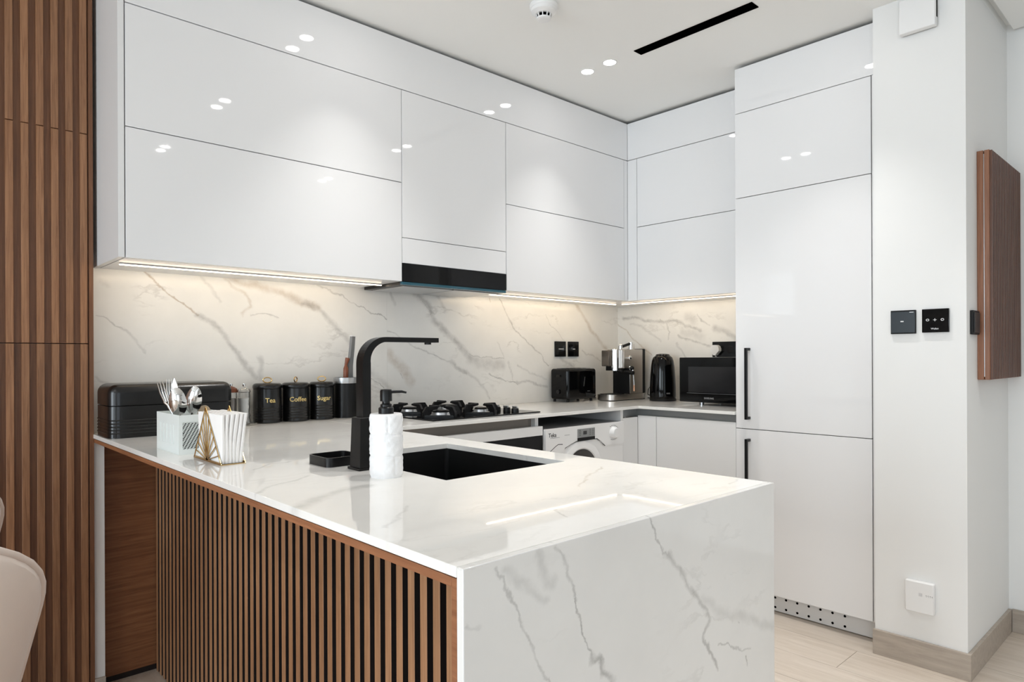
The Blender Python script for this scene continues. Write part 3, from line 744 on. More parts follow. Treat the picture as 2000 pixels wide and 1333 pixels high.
m.box(PX-0.0106, PX-0.0100, 0.7470-0.0055, 0.7470+0.0055, 1.2838, 1.2852).box(PX-0.0106, PX-0.0100, 0.7470-0.001, 0.7470+0.001, 1.2795, 1.2895)
obj('symbols', m, M_wprint, t)
m = MB().text('Wulian', 0.0085, lambda c: Vector((PX-0.0101-c.z, 0.7475-c.x, 1.2520+c.y)))
obj('lettering', m, M_wprint, t)
t = thing('network_box', 'small white square wall box low on the pillar above the baseboard', 'wall box', (PX, 0.80, 0.26))
obj('case', MB().box(PX-0.022, PX-0.0002, 0.7506, 0.8460, 0.2026, 0.3178, 0.004, 3), M_wplast, t)
m = MB()
for k in range(4): m.box(PX-0.0226, PX-0.022, 0.7545+0.0065*k, 0.7575+0.0065*k, 0.2720, 0.2735).box(PX-0.0226, PX-0.022, 0.7540+0.0065*k, 0.7560+0.0065*k, 0.2685, 0.2695)
obj('port_marks', m, M_dprint, t, kind='stuff')
obj('emblem', MB().box(PX-0.0225, PX-0.022, 0.788, 0.800, 0.266, 0.278, 0.0002), pbr('pale_grey_emblem', (205, 205, 206), 0.5), t)
t = thing('access_point', 'white square box mounted high on the pillar, cut by the picture top', 'wall box', (PX, 0.795, 2.42))
obj('case', MB().box(PX-0.036, PX-0.008, 0.7357, 0.8547, 2.352, 2.478, 0.003, 3), M_wplast, t)
obj('mount', MB().box(PX-0.0078, PX-0.0002, 0.742, 0.850, 2.356, 2.472), M_pcb, t)
obj('side_slot', MB().box(PX-0.020, PX-0.0082, 0.7352, 0.7357, 2.385, 2.45), M_pcb, t)
t = thing('side_switch', 'slim black switch seen edge-on between pillar edge and walnut wall box', 'switch', (2.895, 0.651, 1.273))
obj('plate', MB().box(2.850, 2.936, 0.6405, 0.6508, 1.2297, 1.3165, 0.0015), M_blackm, t)
obj('rocker', MB().box(2.856, 2.930, 0.6375, 0.6405, 1.236, 1.310, 0.001), M_black, t)
# wooden meter cover
t = thing('wall_meter_cover', 'walnut box with ribbed door on the hall side of the pillar', 'wall cabinet', (3.2, 0.651, 1.064))
obj('frame', MB().box(2.9505, 3.435, 0.6305, 0.6508, 1.064, 1.908, 0.0015), M_walbox, t)
d = obj('door', MB().box(2.9505, 3.435, 0.6120, 0.6280, 1.064, 1.908, 0.0015), M_walbox, t)
obj('hinge', MB().cyl((2.954, 0.6293, 1.075), 0.002, 0.82, 'z', 10), M_alu, t, label='thin metal piano hinge')
m = MB()
for k in range(24): m.box(2.9565+0.02*k, 2.9685+0.02*k, 0.6045, 0.6120, 1.066, 1.906)
obj('door_ribs', m, M_walrib, d, kind='stuff')
# ================================================================== SINK, TAP, HOB
t = thing('sink', 'black undermount sink basin sunk in the peninsula worktop', 'sink', (1.04, 1.366, 0.70))
obj('basin', MB().shell(rrect(0.848, 1.231, 1.119, 1.614, 0.016), rrect(0.8555, 1.2235, 1.1265, 1.6065, 0.012), 0.675, 0.8825, 0.683), M_blackm, t)
obj('drain', MB().lathe([(0.042, 0.0), (0.042, 0.002), (0.034, 0.003), (0.030, 0.001)], (1.04, 1.366, 0.6832), 'z', 32), M_alu, t)
obj('overflow', MB().cyl((1.2232, 1.235, 0.862), 0.004, 0.002, '-x', 16), M_alu, t)

t = thing('kitchen_tap', 'tall square matt black kitchen tap behind the sink', 'tap', (0.805, 1.378, WT))
bs = MB().box(0.780, 0.832, 1.350, 1.404, WT, WT+0.006, 0.001)
loops = []
for ins, z in ((0.004, WT+0.006), (0.0075, 1.016), (0.009, 1.0175)):
    loops.append([(x, y, z) for x, y in ((0.780+ins, 1.350+ins), (0.832-ins, 1.350+ins), (0.832-ins, 1.404-ins), (0.780+ins, 1.404-ins))])
bs.loft(loops, True, True, smooth=False)
obj('base', bs, M_black, t)
# flat bar neck: profile in the x-z plane, swept as one ribbon
xo, R, zt = 0.797, 0.062, 1.2035
outer = [(xo, 1.0175), (xo, zt-R)] + [(xo+R-R*math.cos(a), zt-R+R*math.sin(a)) for a in [math.pi/2*k/12 for k in range(1, 13)]] + [(1.013, zt)]
inner = [(xo+0.021, 1.0175), (xo+0.021, zt-R)] + [(xo+R-(R-0.021+0.009*k/12)*math.cos(a)*1.0, zt-R+(R-0.021+0.0095*k/12)*math.sin(a)) for k, a in [(k, math.pi/2*k/12) for k in range(1, 13)]] + [(1.013, zt-0.0115)]
m = MB(); la = []
for (ax_, az), (bx_, bz) in zip(outer, inner):
    la.append([(ax_, 1.362, az), (ax_, 1.392, az), (bx_, 1.392, bz), (bx_, 1.362, bz)])
m.loft(la, True, True, smooth=False)
obj('neck', m, M_black, t)
obj('aerator', MB().cyl((0.990, 1.377, zt-0.0165), 0.0085, 0.005, 'z', 20), M_black, t)
obj('lever', MB().box(0.832, 0.846, 1.366, 1.390, 0.972, 0.990, 0.002), M_black, t)

t = thing('soap_dispenser', 'carved white stone soap dispenser with black pump beside the tap', 'soap dispenser', (0.792, 1.2565, WT))
SC = (0.792, 1.2565)
m = MB(); loops = []
random.seed(3)
nS, nZ = 56, 44
for j in range(nZ+1):
    z = WT + 0.1365*j/nZ
    l = []
    for i in range(nS):
        a = 2*math.pi*i/nS
        rr = 0.0355
        if j in (0, nZ): rr -= 0.002
        band = int(3*j/nZ - 1e-6); fz = (3*j/nZ) % 1.0
        cell = int((i+band*9) / 14) % 4; fi = ((i+band*9) % 14)/14
        if 0 < j < nZ:
            if fz < 0.07 or fi < 0.07: rr -= 0.0019
            rr += 0.0009*math.sin(i*1.3+cell*2+band)*math.sin(j*0.9+cell*3)
        l.append((SC[0]+rr*math.cos(a), SC[1]+rr*math.sin(a), z))
    loops.append(l)
m.loft(loops, True, True)
obj('body', m, M_stone, t)
obj('collar', MB().lathe([(0.0165, 0), (0.0165, 0.012), (0.0125, 0.015), (0.0125, 0.020), (0.0085, 0.022), (0.0085, 0.030)], (SC[0], SC[1], WT+0.1365), 'z', 28), M_black, t)
ph = obj('pump_head', MB().lathe([(0.0130, 0), (0.0130, 0.022), (0.0115, 0.025), (0.005, 0.026)], (SC[0], SC[1], WT+0.1635), 'z', 28), M_black, t)
obj('spout', MB().tube([(SC[0]+0.004, SC[1]-0.004, 1.0800), (SC[0]+0.026, SC[1]-0.022, 1.0808), (SC[0]+0.034, SC[1]-0.028, 1.0785)], [0.0034, 0.0030, 0.0022], 10), M_black, ph)

t = thing('sponge_tray', 'low square black tray with rounded corners beside the tap', 'tray', (0.80, 1.497, WT))
obj('tray', MB().shell(rrect(0.751, 0.851, 1.445, 1.549, 0.016, 6), rrect(0.755, 0.847, 1.449, 1.545, 0.013, 6), WT, WT+0.022, WT+0.005), M_black, t)

hb = thing('gas_hob', 'black glass gas hob with cast iron pan supports', 'hob', (1.9, 2.43, WT))
obj('glass_plate', MB().box(1.600, 2.212, 2.192, 2.672, WT, WT+0.006, 0.0015), M_glassb, hb)
ZG = WT+0.006
burn = [(1.735, 2.315, 0.040), (1.735, 2.555, 0.034), (1.955, 2.555, 0.046), (1.955, 2.315, 0.030)]
for x, y, r in burn:
    bo = obj('burner', MB().lathe([(r+0.012, 0), (r+0.012, 0.004), (r+0.004, 0.008), (r+0.002, 0.018), (r-0.004, 0.019)], (x, y, ZG), 'z', 32), M_alu, hb)
    obj('burner_cap', MB().lathe([(r-0.002, 0.019), (r-0.001, 0.024), (r-0.008, 0.027), (0.002, 0.028)], (x, y, ZG), 'z', 32), M_iron, bo)
    sp = MB(); q = 0.098
    for sx, sy in ((1, 0), (-1, 0), (0, 1), (0, -1)):
        # broad cast finger: rises from the outer foot, runs level towards the burner, open underneath
        w2 = 0.011
        poly = [(q, 0), (q, 0.022), (q-0.016, 0.044), (0.024, 0.044), (0.020, 0.036), (q-0.036, 0.030), (q-0.040, 0.022), (q-0.024, 0.0)]
        lp = []
        for s_ in (-w2/2, w2/2):
            lp.append([(x+sx*u-sy*s_, y+sy*u+sx*s_, ZG+v) for u, v in poly])
        sp.loft(lp, True, True, smooth=False)
    qq = 0.092
    for a, b_ in (((-qq, 0.0), (0.0, -qq)), ((0.0, -qq), (qq, 0.0)), ((qq, 0.0), (0.0, qq)), ((0.0, qq), (-qq, 0.0))):
        sp.bar((x+a[0], y+a[1], ZG+0.005), (x+b_[0], y+b_[1], ZG+0.005), 0.008, 0.009)
    obj('pan_support', sp, M_iron, hb)
for k in range(4):
    y = 2.250+0.062*k
    kb = obj('knob', MB().lathe([(0.018, 0.0), (0.0165, 0.016), (0.014, 0.018)], (2.105+0.006*(k % 2), y, ZG), 'z', 24), M_black, hb)
    obj('grip', MB().box(2.105-0.004, 2.105+0.004, y-0.015, y+0.015, ZG+0.017, ZG+0.026, 0.001), M_alu, kb)

# ================================================================== THINGS ON THE PENINSULA, LEFT
t = thing('bread_bin', 'long matt black bread bin with rounded ends against the walnut cladding', 'bread bin', (0.71, 2.57, WT))
bx = (0.5165, 0.908, 2.448, 2.640)
obj('body', MB().rbox(*bx, WT, 1.0005, 0.030, 0.0006, 6), M_satin, t)
lid = obj('lid', MB().rbox(bx[0]-0.0008, bx[1]+0.0008, bx[2]-0.0008, bx[3]+0.0008, 1.0030, 1.0720, 0.032, 0.030, 7), M_satin, t)
for k in range(5):
    z = WT+0.016+0.0105*k
    pts = [(x, y, z) for x, y in rrect(bx[0]-0.0002, bx[1]+0.0002, bx[2]-0.0002, bx[3]+0.0002, 0.030, 6)]
    obj('ridge', MB().tube(pts, 0.0022, 6, True), M_satin, t)

t = thing('cutlery_caddy', 'white perforated metal caddy holding cutlery', 'cutlery holder', (0.63, 2.01, WT))
cb = (0.565, 0.700, 1.914, 2.113)
zc = 1.003
m = MB().box(cb[0], cb[1], cb[2], cb[3], WT, WT+0.003)
m.box(cb[0], cb[0]+0.0025, cb[2], cb[3], WT+0.003, zc, 0.0005)
m.box(cb[1]-0.0025, cb[1], cb[2], cb[3], WT+0.003, zc).box(cb[0]+0.0025, cb[1]-0.0025, cb[3]-0.0025, cb[3], WT+0.003, zc)
m.box(cb[0]+0.0025, cb[1]-0.0025, 2.012, 2.0145, WT+0.003, zc-0.006)
obj('walls', m, M_wmetal, t)
m = MB()
for k in range(5): m.box(cb[0]-0.0014, cb[0], 1.955+0.03*k, 1.964+0.03*k, WT+0.025, WT+0.078, 0.0006)
obj('embossing', m, M_wmetal, t)
m = MB(); yq = cb[2]
m.box(cb[0]+0.0025, cb[1]-0.0025, yq, yq+0.0025, WT+0.003, WT+0.014).box(cb[0]+0.0025, cb[1]-0.0025, yq, yq+0.0025, zc-0.020, zc)
m.box(cb[0]+0.0025, cb[0]+0.010, yq, yq+0.0025, WT+0.014, zc-0.020).box(cb[1]-0.010, cb[1]-0.0025, yq, yq+0.0025, WT+0.014, zc-0.020)
xa, xb, za, zb_ = cb[0]+0.010, cb[1]-0.010, WT+0.014, zc-0.020
def clipline(px, pz, dx, dz):
    t0, t1 = -1e9, 1e9
    for p_, d_, lo, hi in ((px, dx, xa, xb), (pz, dz, za, zb_)):
        a, b2 = (lo-p_)/d_, (hi-p_)/d_
        if a > b2: a, b2 = b2, a
        t0, t1 = max(t0, a), min(t1, b2)
    return (t0, t1) if t1-t0 > 0.003 else None
for k in range(-16, 30):
    for dx, dz, ww in ((0.55, 1.0, 0.0030), (-1.0, 0.55, 0.0013)):
        px = xa+0.0085*k
        c_ = clipline(px, za, dx, dz)
        if c_: m.bar((px+dx*c_[0], yq+0.00125, za+dz*c_[0]), (px+dx*c_[1], yq+0.00125, za+dz*c_[1]), ww, 0.0016, (0, 1, 0))
obj('mesh_front', m, M_wmetal, t, kind='stuff')
obj('painted_dark_interior', MB().box(cb[0]+0.004, cb[1]-0.004, yq+0.006, yq+0.008, WT+0.004, zc-0.022), M_blackm, t)  # added dark sheet so the mesh holes read as a dark interior

def spoon_mesh(a, b, dep, hl):
    """bowl ellipse a x b at the top, handle hl long running down -z; bowl's hollow faces +y"""
    m = MB(); nR, nA = 6, 24
    lo = []
    for th_ in (0.0, 0.0012):
        L_ = []
        for r in range(1, nR+1):
            f = r/nR
            L_.append([(a*f*math.cos(2*math.pi*k/nA)*(1.0-0.12*math.sin(2*math.pi*k/nA)), -dep*(1-f*f)-th_, b*f*math.sin(2*math.pi*k/nA)) for k in range(nA)])
        lo.append(L_)
    seq = list(reversed(lo[0])) ; m.loft(seq, False, True); m.loft(list(reversed(lo[1])), False, True); m.loft([lo[0][-1], lo[1][-1]])
    m.tube([(0, -0.0006, -b+0.004), (0, 0.004, -b-0.02), (0, 0.004, -b-hl)], [0.0040, 0.0030, 0.0040], 8)
    return m
def place(name, mb, mat, loc, rx, ry, rz, label, cat, group=None):
    mb.xf(Matrix.Rotation(rz, 4, 'Z') @ Matrix.Rotation(ry, 4, 'Y') @ Matrix.Rotation(rx, 4, 'X'))
    o = obj(name, mb, mat); o.location = loc
    return tag(o, label, cat, group)
rr_ = math.radians
place('spoon', spoon_mesh(0.0225, 0.040, 0.012, 0.085), M_chrome, (0.5800, 1.972, 1.037), rr_(10), rr_(-6), rr_(-25), 'large steel serving spoon, left one of two in the white caddy', 'spoon', 'cutlery in the white caddy')
place('spoon', spoon_mesh(0.0215, 0.040, 0.012, 0.085), M_chrome, (0.6200, 1.966, 1.040), rr_(14), rr_(12), rr_(-30), 'large steel serving spoon, right one of two in the white caddy', 'spoon', 'cutlery in the white caddy')
def fork_mesh(hl):
    m = MB()
    for k in range(3):
        x = (k-1)*0.0075
        m.tube([(x*0.8, -0.004, 0.0), (x, -0.006, 0.03), (x, -0.001, 0.062)], [0.0024, 0.0020, 0.0010], 6)
    m.tube([(-0.0075, -0.004, 0.002), (0.0, -0.005, -0.012), (0.0075, -0.004, 0.002)], 0.0030, 6)
    m.tube([(0, -0.005, -0.010), (0, 0.002, -0.04), (0, 0.002, -hl)], [0.0036, 0.0028, 0.0038], 8)
    return m
place('fork', fork_mesh(0.115), M_chrome, (0.577, 2.052, 1.032), rr_(-4), rr_(-22), rr_(-40), 'steel fork leaning out of the left end of the white caddy', 'fork', 'cutlery in the white caddy')
place('fork', fork_mesh(0.115), M_chrome, (0.580, 2.022, 1.036), rr_(-2), rr_(-10), rr_(-55), 'steel fork behind the left serving spoon in the white caddy', 'fork', 'cutlery in the white caddy')
def knife_mesh(hl):
    m = MB().prism([(-0.008, -0.02), (0.008, -0.02), (0.008, 0.05), (0.003, 0.068), (-0.008, 0.05)], 'y', -0.0008, 0.0008)
    m.tube([(0, 0, -0.018), (0, 0, -hl)], 0.0036, 8); return m
place('butter_knife', knife_mesh(0.10), M_chrome, (0.600, 2.040, 1.032), rr_(4), rr_(-8), rr_(-50), 'dark-looking steel knife blade among the forks in the white caddy', 'knife', 'cutlery in the white caddy')
m = MB().prism([(0.017*math.cos(a), 0.022*math.sin(a)) for a in [2*math.pi*k/24 for k in range(24)]], 'y', -0.002, 0.002)
m.tube([(0, 0, -0.018), (0, 0, -0.092)], 0.004, 8)
place('wooden_scoop', m, M_beigew, (0.655, 1.990, 1.000), rr_(6), rr_(6), rr_(-20), 'pale wooden scoop tip showing behind the right serving spoon', 'scoop', 'cutlery in the white caddy')

t = thing('napkin_holder', 'gold wire napkin holder with two triangular leaf-patterned sides', 'napkin holder', (0.612, 1.752, WT))
obj('base_plate', MB().box(0.582, 0.643, 1.655, 1.850, WT, WT+0.002, 0.0005), M_gold, t)
y0_, y1_, ya_, za_ = 1.656, 1.849, 1.762, 1.032
for x in (0.5835, 0.6415):
    m = MB()
    def gb(p, q, w=0.0032): m.bar((x, p[0], p[1]), (x, q[0], q[1]), w, 0.0018, (1, 0, 0))
    gb((y0_, WT+0.001), (ya_, za_)); gb((y1_, WT+0.001), (ya_, za_)); gb((y0_, WT+0.003), (y1_, WT+0.003), 0.006)
    mid = 1.752
    for k in range(5):
        f = 0.16+0.16*k
        gb((mid, WT+0.004), (y0_+(ya_-y0_)*f, WT+(za_-WT)*f), 0.0026); gb((mid, WT+0.004), (y1_+(ya_-y1_)*f, WT+(za_-WT)*f), 0.0026)
    gb((mid, WT+0.003), (ya_, za_), 0.0026)
    obj('leaf_side', m, M_gold, t)
t = thing('napkins', 'stack of white paper napkins standing in the gold holder', 'napkins', (0.612, 1.75, WT))
random.seed(5)
for k in range(6):
    x = 0.5905+0.0088*k; fan = k*0.0016; dz = random.uniform(-0.003, 0.002)
    loops = []
    for j in range(11):
        f = j/10
        xc = x+fan*f*f*1.4+0.0010*math.sin(f*5+k); hw = 0.0044+0.0005*math.sin(f*4+k*1.7)
        hw = max(0.0034, hw); y0n = 1.662-0.004*f; y1n = 1.826-0.002*math.sin(f*3)
        loops.append([(px, py, WT+0.0025+f*(0.118+dz)) for px, py in rrect(xc-hw, xc+hw, y0n, y1n, 0.0032, 4)])
    m = MB().loft(loops, True, True)
    obj('napkin', m, M_paper, t)

def mill(x, y, label, capmat, capprof, fillcol):
    t = thing('spice_mill', label, 'spice mill', (x, y, WT+0.008), group='glass spice mills on the round tray')
    zb0 = WT+0.008
    obj('glass_body', MB().lathe([(0.024, 0.0), (0.025, 0.006), (0.021, 0.020), (0.0235, 0.030), (0.0195, 0.040), (0.0215, 0.060), (0.0225, 0.105), (0.0215, 0.118)], (x, y, zb0), 'z', 28), M_glass2, t)
    obj('contents', MB().lathe([(0.015, 0.034), (0.0175, 0.060), (0.0185, 0.095)], (x, y, zb0), 'z', 20), fillcol, t)
    cp = obj('cap', MB().lathe(capprof, (x, y, zb0), 'z', 28), capmat, t)
    obj('finial', MB().lathe([(0.004, 0.140), (0.006, 0.146), (0.005, 0.152), (0.001, 0.154)], (x, y, zb0), 'z', 16), M_chrome, cp)
mill(1.003, 2.600, 'clear glass salt mill with clear domed cap beside the Tea canister', M_glass2, [(0.0235, 0.118), (0.0235, 0.124), (0.020, 0.132), (0.010, 0.140), (0.003, 0.142)], pbr('white_salt', (236, 236, 236), 0.8))
mill(0.966, 2.632, 'glass pepper mill with dark brown cap behind the bread bin end', M_brownp, [(0.0235, 0.118), (0.025, 0.122), (0.022, 0.132), (0.012, 0.139), (0.003, 0.142)], pbr('grey_pepper', (150, 140, 132), 0.8))
tag(obj('mill_tray', MB().lathe([(0.052, 0.0), (0.062, 0.003), (0.064, 0.008), (0.061, 0.0075), (0.052, 0.005), (0.001, 0.005)], (0.992, 2.615, WT), 'z', 40), M_glass), 'round clear glass tray under the two spice mills', 'tray')

def canister(x, y, r, h, word, handle_rot):
    t = thing('canister', 'black lidded canister lettered %s in gold' % word, 'canister', (x, y, WT), group='black kitchen canisters')
    zl = h-0.022
    prof = [(r-0.003, 0.0), (r, 0.003), (r, 0.012)]
    for k in range(5): prof += [(r, 0.016+0.0105*k), (r+0.0011, 0.0185+0.0105*k), (r, 0.021+0.0105*k)]
    prof += [(r, zl), (r-0.002, zl+0.0015)]
    obj('body', MB().lathe(prof, (x, y, WT), 'z', 56), M_satin, t)
    ld = obj('lid', MB().lathe([(r+0.0012, zl+0.002), (r+0.0018, zl+0.004), (r+0.0018, zl+0.013), (r-0.002, h-0.003), (r-0.008, h), (0.001, h+0.001)], (x, y, WT), 'z', 56), M_satin, t)
    ca, sa = math.cos(handle_rot), math.sin(handle_rot)
    pts = [(x+0.0165*math.cos(a)*ca, y+0.0165*math.cos(a)*sa, WT+h+0.0125+0.0105*math.sin(a)) for a in [2*math.pi*k/28 for k in range(28)]]
    obj('ring_handle', MB().tube(pts, 0.0022, 8, True), M_gold, ld, label='gold ring handle')
    a0 = math.atan2(-y, -x) + rr_(12)
    def wrap(c_):
        a = a0 + c_.x/r
        q = r + 0.0004 + c_.z
        return Vector((x+q*math.cos(a), y+q*math.sin(a), WT+0.090+c_.y))
    obj('lettering', MB().text(word, 0.026, wrap), M_goldp, t, label='gold word %s' % word)
canister(1.113, 2.642, 0.0545, 0.157, 'Tea', rr_(-30))
canister(1.228, 2.634, 0.0535, 0.157, 'Coffee', rr_(45))
canister(1.342, 2.630, 0.0505, 0.157, 'Sugar', rr_(-20))
cx, cy, cr = 1.455, 2.632, 0.050
t = thing('utensil_pot', 'black round utensil pot with silver rim behind the tap', 'utensil pot', (cx, cy, WT))
lp = lambda r, z: [(cx+r*math.cos(2*math.pi*k/48), cy+r*math.sin(2*math.pi*k/48), z) for k in range(48)]
obj('pot', MB().loft([lp(cr, WT), lp(cr, WT+0.148), lp(cr-0.003, WT+0.148), lp(cr-0.003, WT+0.006)], True, True), M_black, t)
obj('rim', MB().loft([lp(cr+0.001, WT+0.1482), lp(cr+0.0015, WT+0.151), lp(cr+0.0015, WT+0.172), lp(cr-0.003, WT+0.173), lp(cr-0.003, WT+0.1482), lp(cr+0.001, WT+0.1482)]), M_alu, t)
m = MB().prism([(-0.010, 0.0), (0.010, 0.0), (0.013, 0.12), (0.016, 0.17), (0.010, 0.215), (0.014, 0.300), (0.014, 0.345), (-0.008, 0.345), (-0.010, 0.300), (-0.016, 0.215), (-0.018, 0.17)], 'y', -0.006, 0.006)
o = place('bread_knife', m, M_grey, (1.468, 2.640, WT+0.0065), rr_(3), rr_(2), rr_(25), 'grey-handled kitchen tool standing tall in the utensil pot', 'utensil', 'tools in the utensil pot')
m = MB().prism([(0.014, 0.170), (0.0165, 0.170), (0.0120, 0.215), (0.0165, 0.300), (0.0165, 0.348), (-0.0100, 0.348), (-0.0100, 0.3452), (0.0142, 0.3452), (0.0142, 0.300), (0.0102, 0.215)], 'y', -0.0065, 0.0065)
m.xf(Matrix.Rotation(rr_(25), 4, 'Z') @ Matrix.Rotation(rr_(2), 4, 'Y') @ Matrix.Rotation(rr_(3), 4, 'X'))
obj('white_edge', m, M_wplast, o, local=True)
m = MB().tube([(0, 0, 0.0), (0, 0, 0.14), (0.001, 0, 0.17), (0.001, 0, 0.205), (0, 0, 0.222)], [0.006, 0.007, 0.011, 0.011, 0.005], 14)
m.tube([(0, 0, 0.22), (0.008, 0, 0.250)], [0.006, 0.010], 10)
place('wooden_spatula', m, M_brownp, (1.445, 2.625, WT+0.0065), 0, rr_(2), 0, 'short brown wooden handled tool in the utensil pot', 'utensil', 'tools in the utensil pot')

# ================================================================== APPLIANCES IN THE CORNER
toaster = t = thing('toaster', 'glossy black two-slot toaster below the pair of sockets', 'toaster', (2.925, 2.63, WT))
obj('body', MB().rbox(2.800, 3.052, 2.556, 2.698, WT+0.014, 1.087, 0.020, 0.016, 6, True), M_blackp, t)
obj('top_plate', MB().box(2.835, 3.018, 2.578, 2.676, 1.0865, 1.0885, 0.0006), M_black, t)
for yy in (2.598, 2.640): obj('slot', MB().box(2.850, 3.003, yy, yy+0.018, 1.0884, 1.0892), M_pcb, t)
for xx in (2.820, 3.020):
    for yy in (2.575, 2.678): obj('foot', MB().cyl((xx, yy, WT), 0.008, 0.0145, 'z', 16), M_blackm, t)
obj('lever', MB().box(2.792, 2.800, 2.612, 2.640, 1.040, 1.052, 0.002), M_black, t)
obj('dial', MB().cyl((2.800, 2.628, 0.955), 0.012, 0.008, '-x', 20), M_black, t)
obj('emblem', MB().box(2.965, 2.988, 2.5552, 2.556, 0.955, 0.9585), M_alu, t)
obj('crease', MB().bar((2.934, 2.5557, 0.985), (2.945, 2.5557, 1.040), 0.0025, 0.001, (0, 1, 0)), M_alu, t)

t = thing('espresso_machine', 'slim steel espresso machine in the worktop corner', 'espresso machine', (3.24, 2.50, WT))
ya, yb = 2.447, 2.575
zt_ = 1.198
b0 = [(x, y) for x, y in rrect(3.055, 3.385, ya-0.004, yb+0.004, 0.045, 8)]
obj('base_tray', MB().loft([[(x, y, WT+0.004) for x, y in b0], [(x, y, WT+0.036) for x, y in b0]], True, True), M_steel, t)
obj('base_foot', MB().box(3.10, 3.37, ya, yb, WT, WT+0.0042), M_blackm, t)
obj('drip_grid', MB().loft([[(x, y, WT+0.0362) for x, y in rrect(3.068, 3.205, ya+0.010, yb-0.010, 0.035, 8)], [(x, y, WT+0.0392) for x, y in rrect(3.068, 3.205, ya+0.010, yb-0.010, 0.035, 8)]], True, True), M_black, t)
obj('housing', MB().box(3.225, 3.352, ya, yb, WT+0.0365, zt_, 0.004), M_steel, t)
obj('head_block', MB().box(3.168, 3.2248, ya, yb, 1.085, zt_, 0.004), M_steel, t)
obj('back_tank', MB().box(3.3525, 3.380, ya, yb, WT+0.0365, zt_+0.004, 0.006), M_black, t)
obj('splash_panel', MB().box(3.2180, 3.2245, ya+0.002, yb-0.006, WT+0.038, 1.084), M_blackm, t)
obj('brew_head', MB().lathe([(0.030, 0.0), (0.030, 0.125), (0.027, 0.128)], (3.160, 2.506, 1.072), 'z', 36), M_chrome, t)
obj('portafilter', MB().lathe([(0.020, 0.0), (0.026, 0.008), (0.028, 0.020)], (3.190, 2.490, 1.060), 'z', 28), M_black, t)
obj('portafilter_handle', MB().tube([(3.195, 2.470, 1.068), (3.200, 2.440, 1.064), (3.204, 2.405, 1.058)], [0.010, 0.013, 0.012], 12), M_blackm, t)
obj('control_box', MB().box(3.098, 3.150, 2.502, 2.560, 1.098, 1.192, 0.004), pbr('smoked_grey', (112, 104, 96), 0.2, metal=0.75), t)
obj('control_foot', MB().box(3.128, 3.150, 2.510, 2.552, 1.072, 1.0978, 0.002), M_black, t)
obj('knob', MB().lathe([(0.013, 0.0), (0.013, 0.016), (0.009, 0.020)], (3.205, ya-0.0005, 1.148), '-y', 24), M_chrome, t)
obj('steam_arm', MB().tube([(3.220, 2.447, 1.095), (3.222, 2.425, 1.080), (3.226, 2.422, 1.030), (3.228, 2.420, 0.985)], [0.006, 0.005, 0.0035, 0.0035], 10), M_chrome, t)
obj('steam_joint', MB().sphere((3.222, 2.430, 1.086), 0.013), M_black, t)
obj('steam_nozzle', MB().cyl((3.2285, 2.420, 0.950), 0.0060, 0.036, 'z', 14), pbr('copper_tip', (196, 150, 122), 0.25, metal=0.8), t)
obj('cup_rail', MB().tube([(3.185, 2.480, 1.212), (3.262, 2.474, 1.232)], 0.0085, 10), M_black, t)
obj('rail_end', MB().cyl((3.178, 2.481, zt_), 0.012, 0.020, 'z', 18).sphere((3.180, 2.481, 1.222), 0.010), M_chrome, t)
obj('rail_post', MB().cyl((3.270, 2.474, zt_), 0.015, 0.042, 'z', 20), M_chrome, t)
obj('tamper', MB().lathe([(0.015, 0), (0.016, 0.010), (0.013, 0.030), (0.012, 0.034)], (3.296, 2.486, zt_), 'z', 24), M_steel, t)

kx, ky = 3.305, 2.272
kt = t = thing('kettle', 'glossy black electric kettle left of the microwave', 'kettle', (kx, ky, WT))
obj('power_base', MB().lathe([(0.076, 0.0), (0.077, 0.010), (0.072, 0.016)], (kx, ky, WT), 'z', 48), M_blackm, t)
obj('body', MB().lathe([(0.074, 0.017), (0.0755, 0.030), (0.0745, 0.080), (0.0715, 0.140), (0.067, 0.200), (0.0625, 0.232), (0.055, 0.252), (0.042, 0.262)], (kx, ky, WT), 'z', 56), M_blackp, t)
obj('lid', MB().lathe([(0.042, 0.2622), (0.038, 0.270), (0.020, 0.274), (0.002, 0.275)], (kx, ky, WT), 'z', 40), M_blackp, t)
obj('handle', MB().tube([(kx+0.040, ky+0.028, WT+0.246), (kx+0.082, ky+0.057, WT+0.238), (kx+0.090, ky+0.063, WT+0.150), (kx+0.058, ky+0.041, WT+0.060)], 0.010, 12), M_blackm, t)
an = math.atan2(-ky, -kx)+rr_(24)
def wrapk(c_):
    a = an + c_.x/0.0755; q = 0.0758+c_.z
    return Vector((kx+q*math.cos(a), ky+q*math.sin(a), WT+0.046+c_.y))
m = MB(); m.loft([[tuple(wrapk(Vector((u, v, w_)))) for u, v in ((-0.011, -0.004), (0.011, -0.004), (0.011, 0.004), (-0.011, 0.004))] for w_ in (-0.001, 0.0004)], True, True, smooth=False)
obj('badge', m, M_alu, t)
obj('cord', MB().tube([(3.378, 2.330, WT+0.004), (3.36, 2.375, WT+0.045), (3.335, 2.385, WT+0.075), (3.355, 2.41, WT+0.060), (3.330, 2.395, WT+0.030), (3.355, 2.375, WT+0.020), (3.385, 2.40, WT+0.005), (3.42, 2.46, WT+0.004)], 0.003, 8), M_blackm, kt)
obj('cord', MB().tube([(3.050, 2.668, WT+0.018), (3.075, 2.672, WT+0.004), (3.13, 2.680, WT+0.0035), (3.20, 2.690, WT+0.0035)], 0.003, 8), M_blackm, toaster)

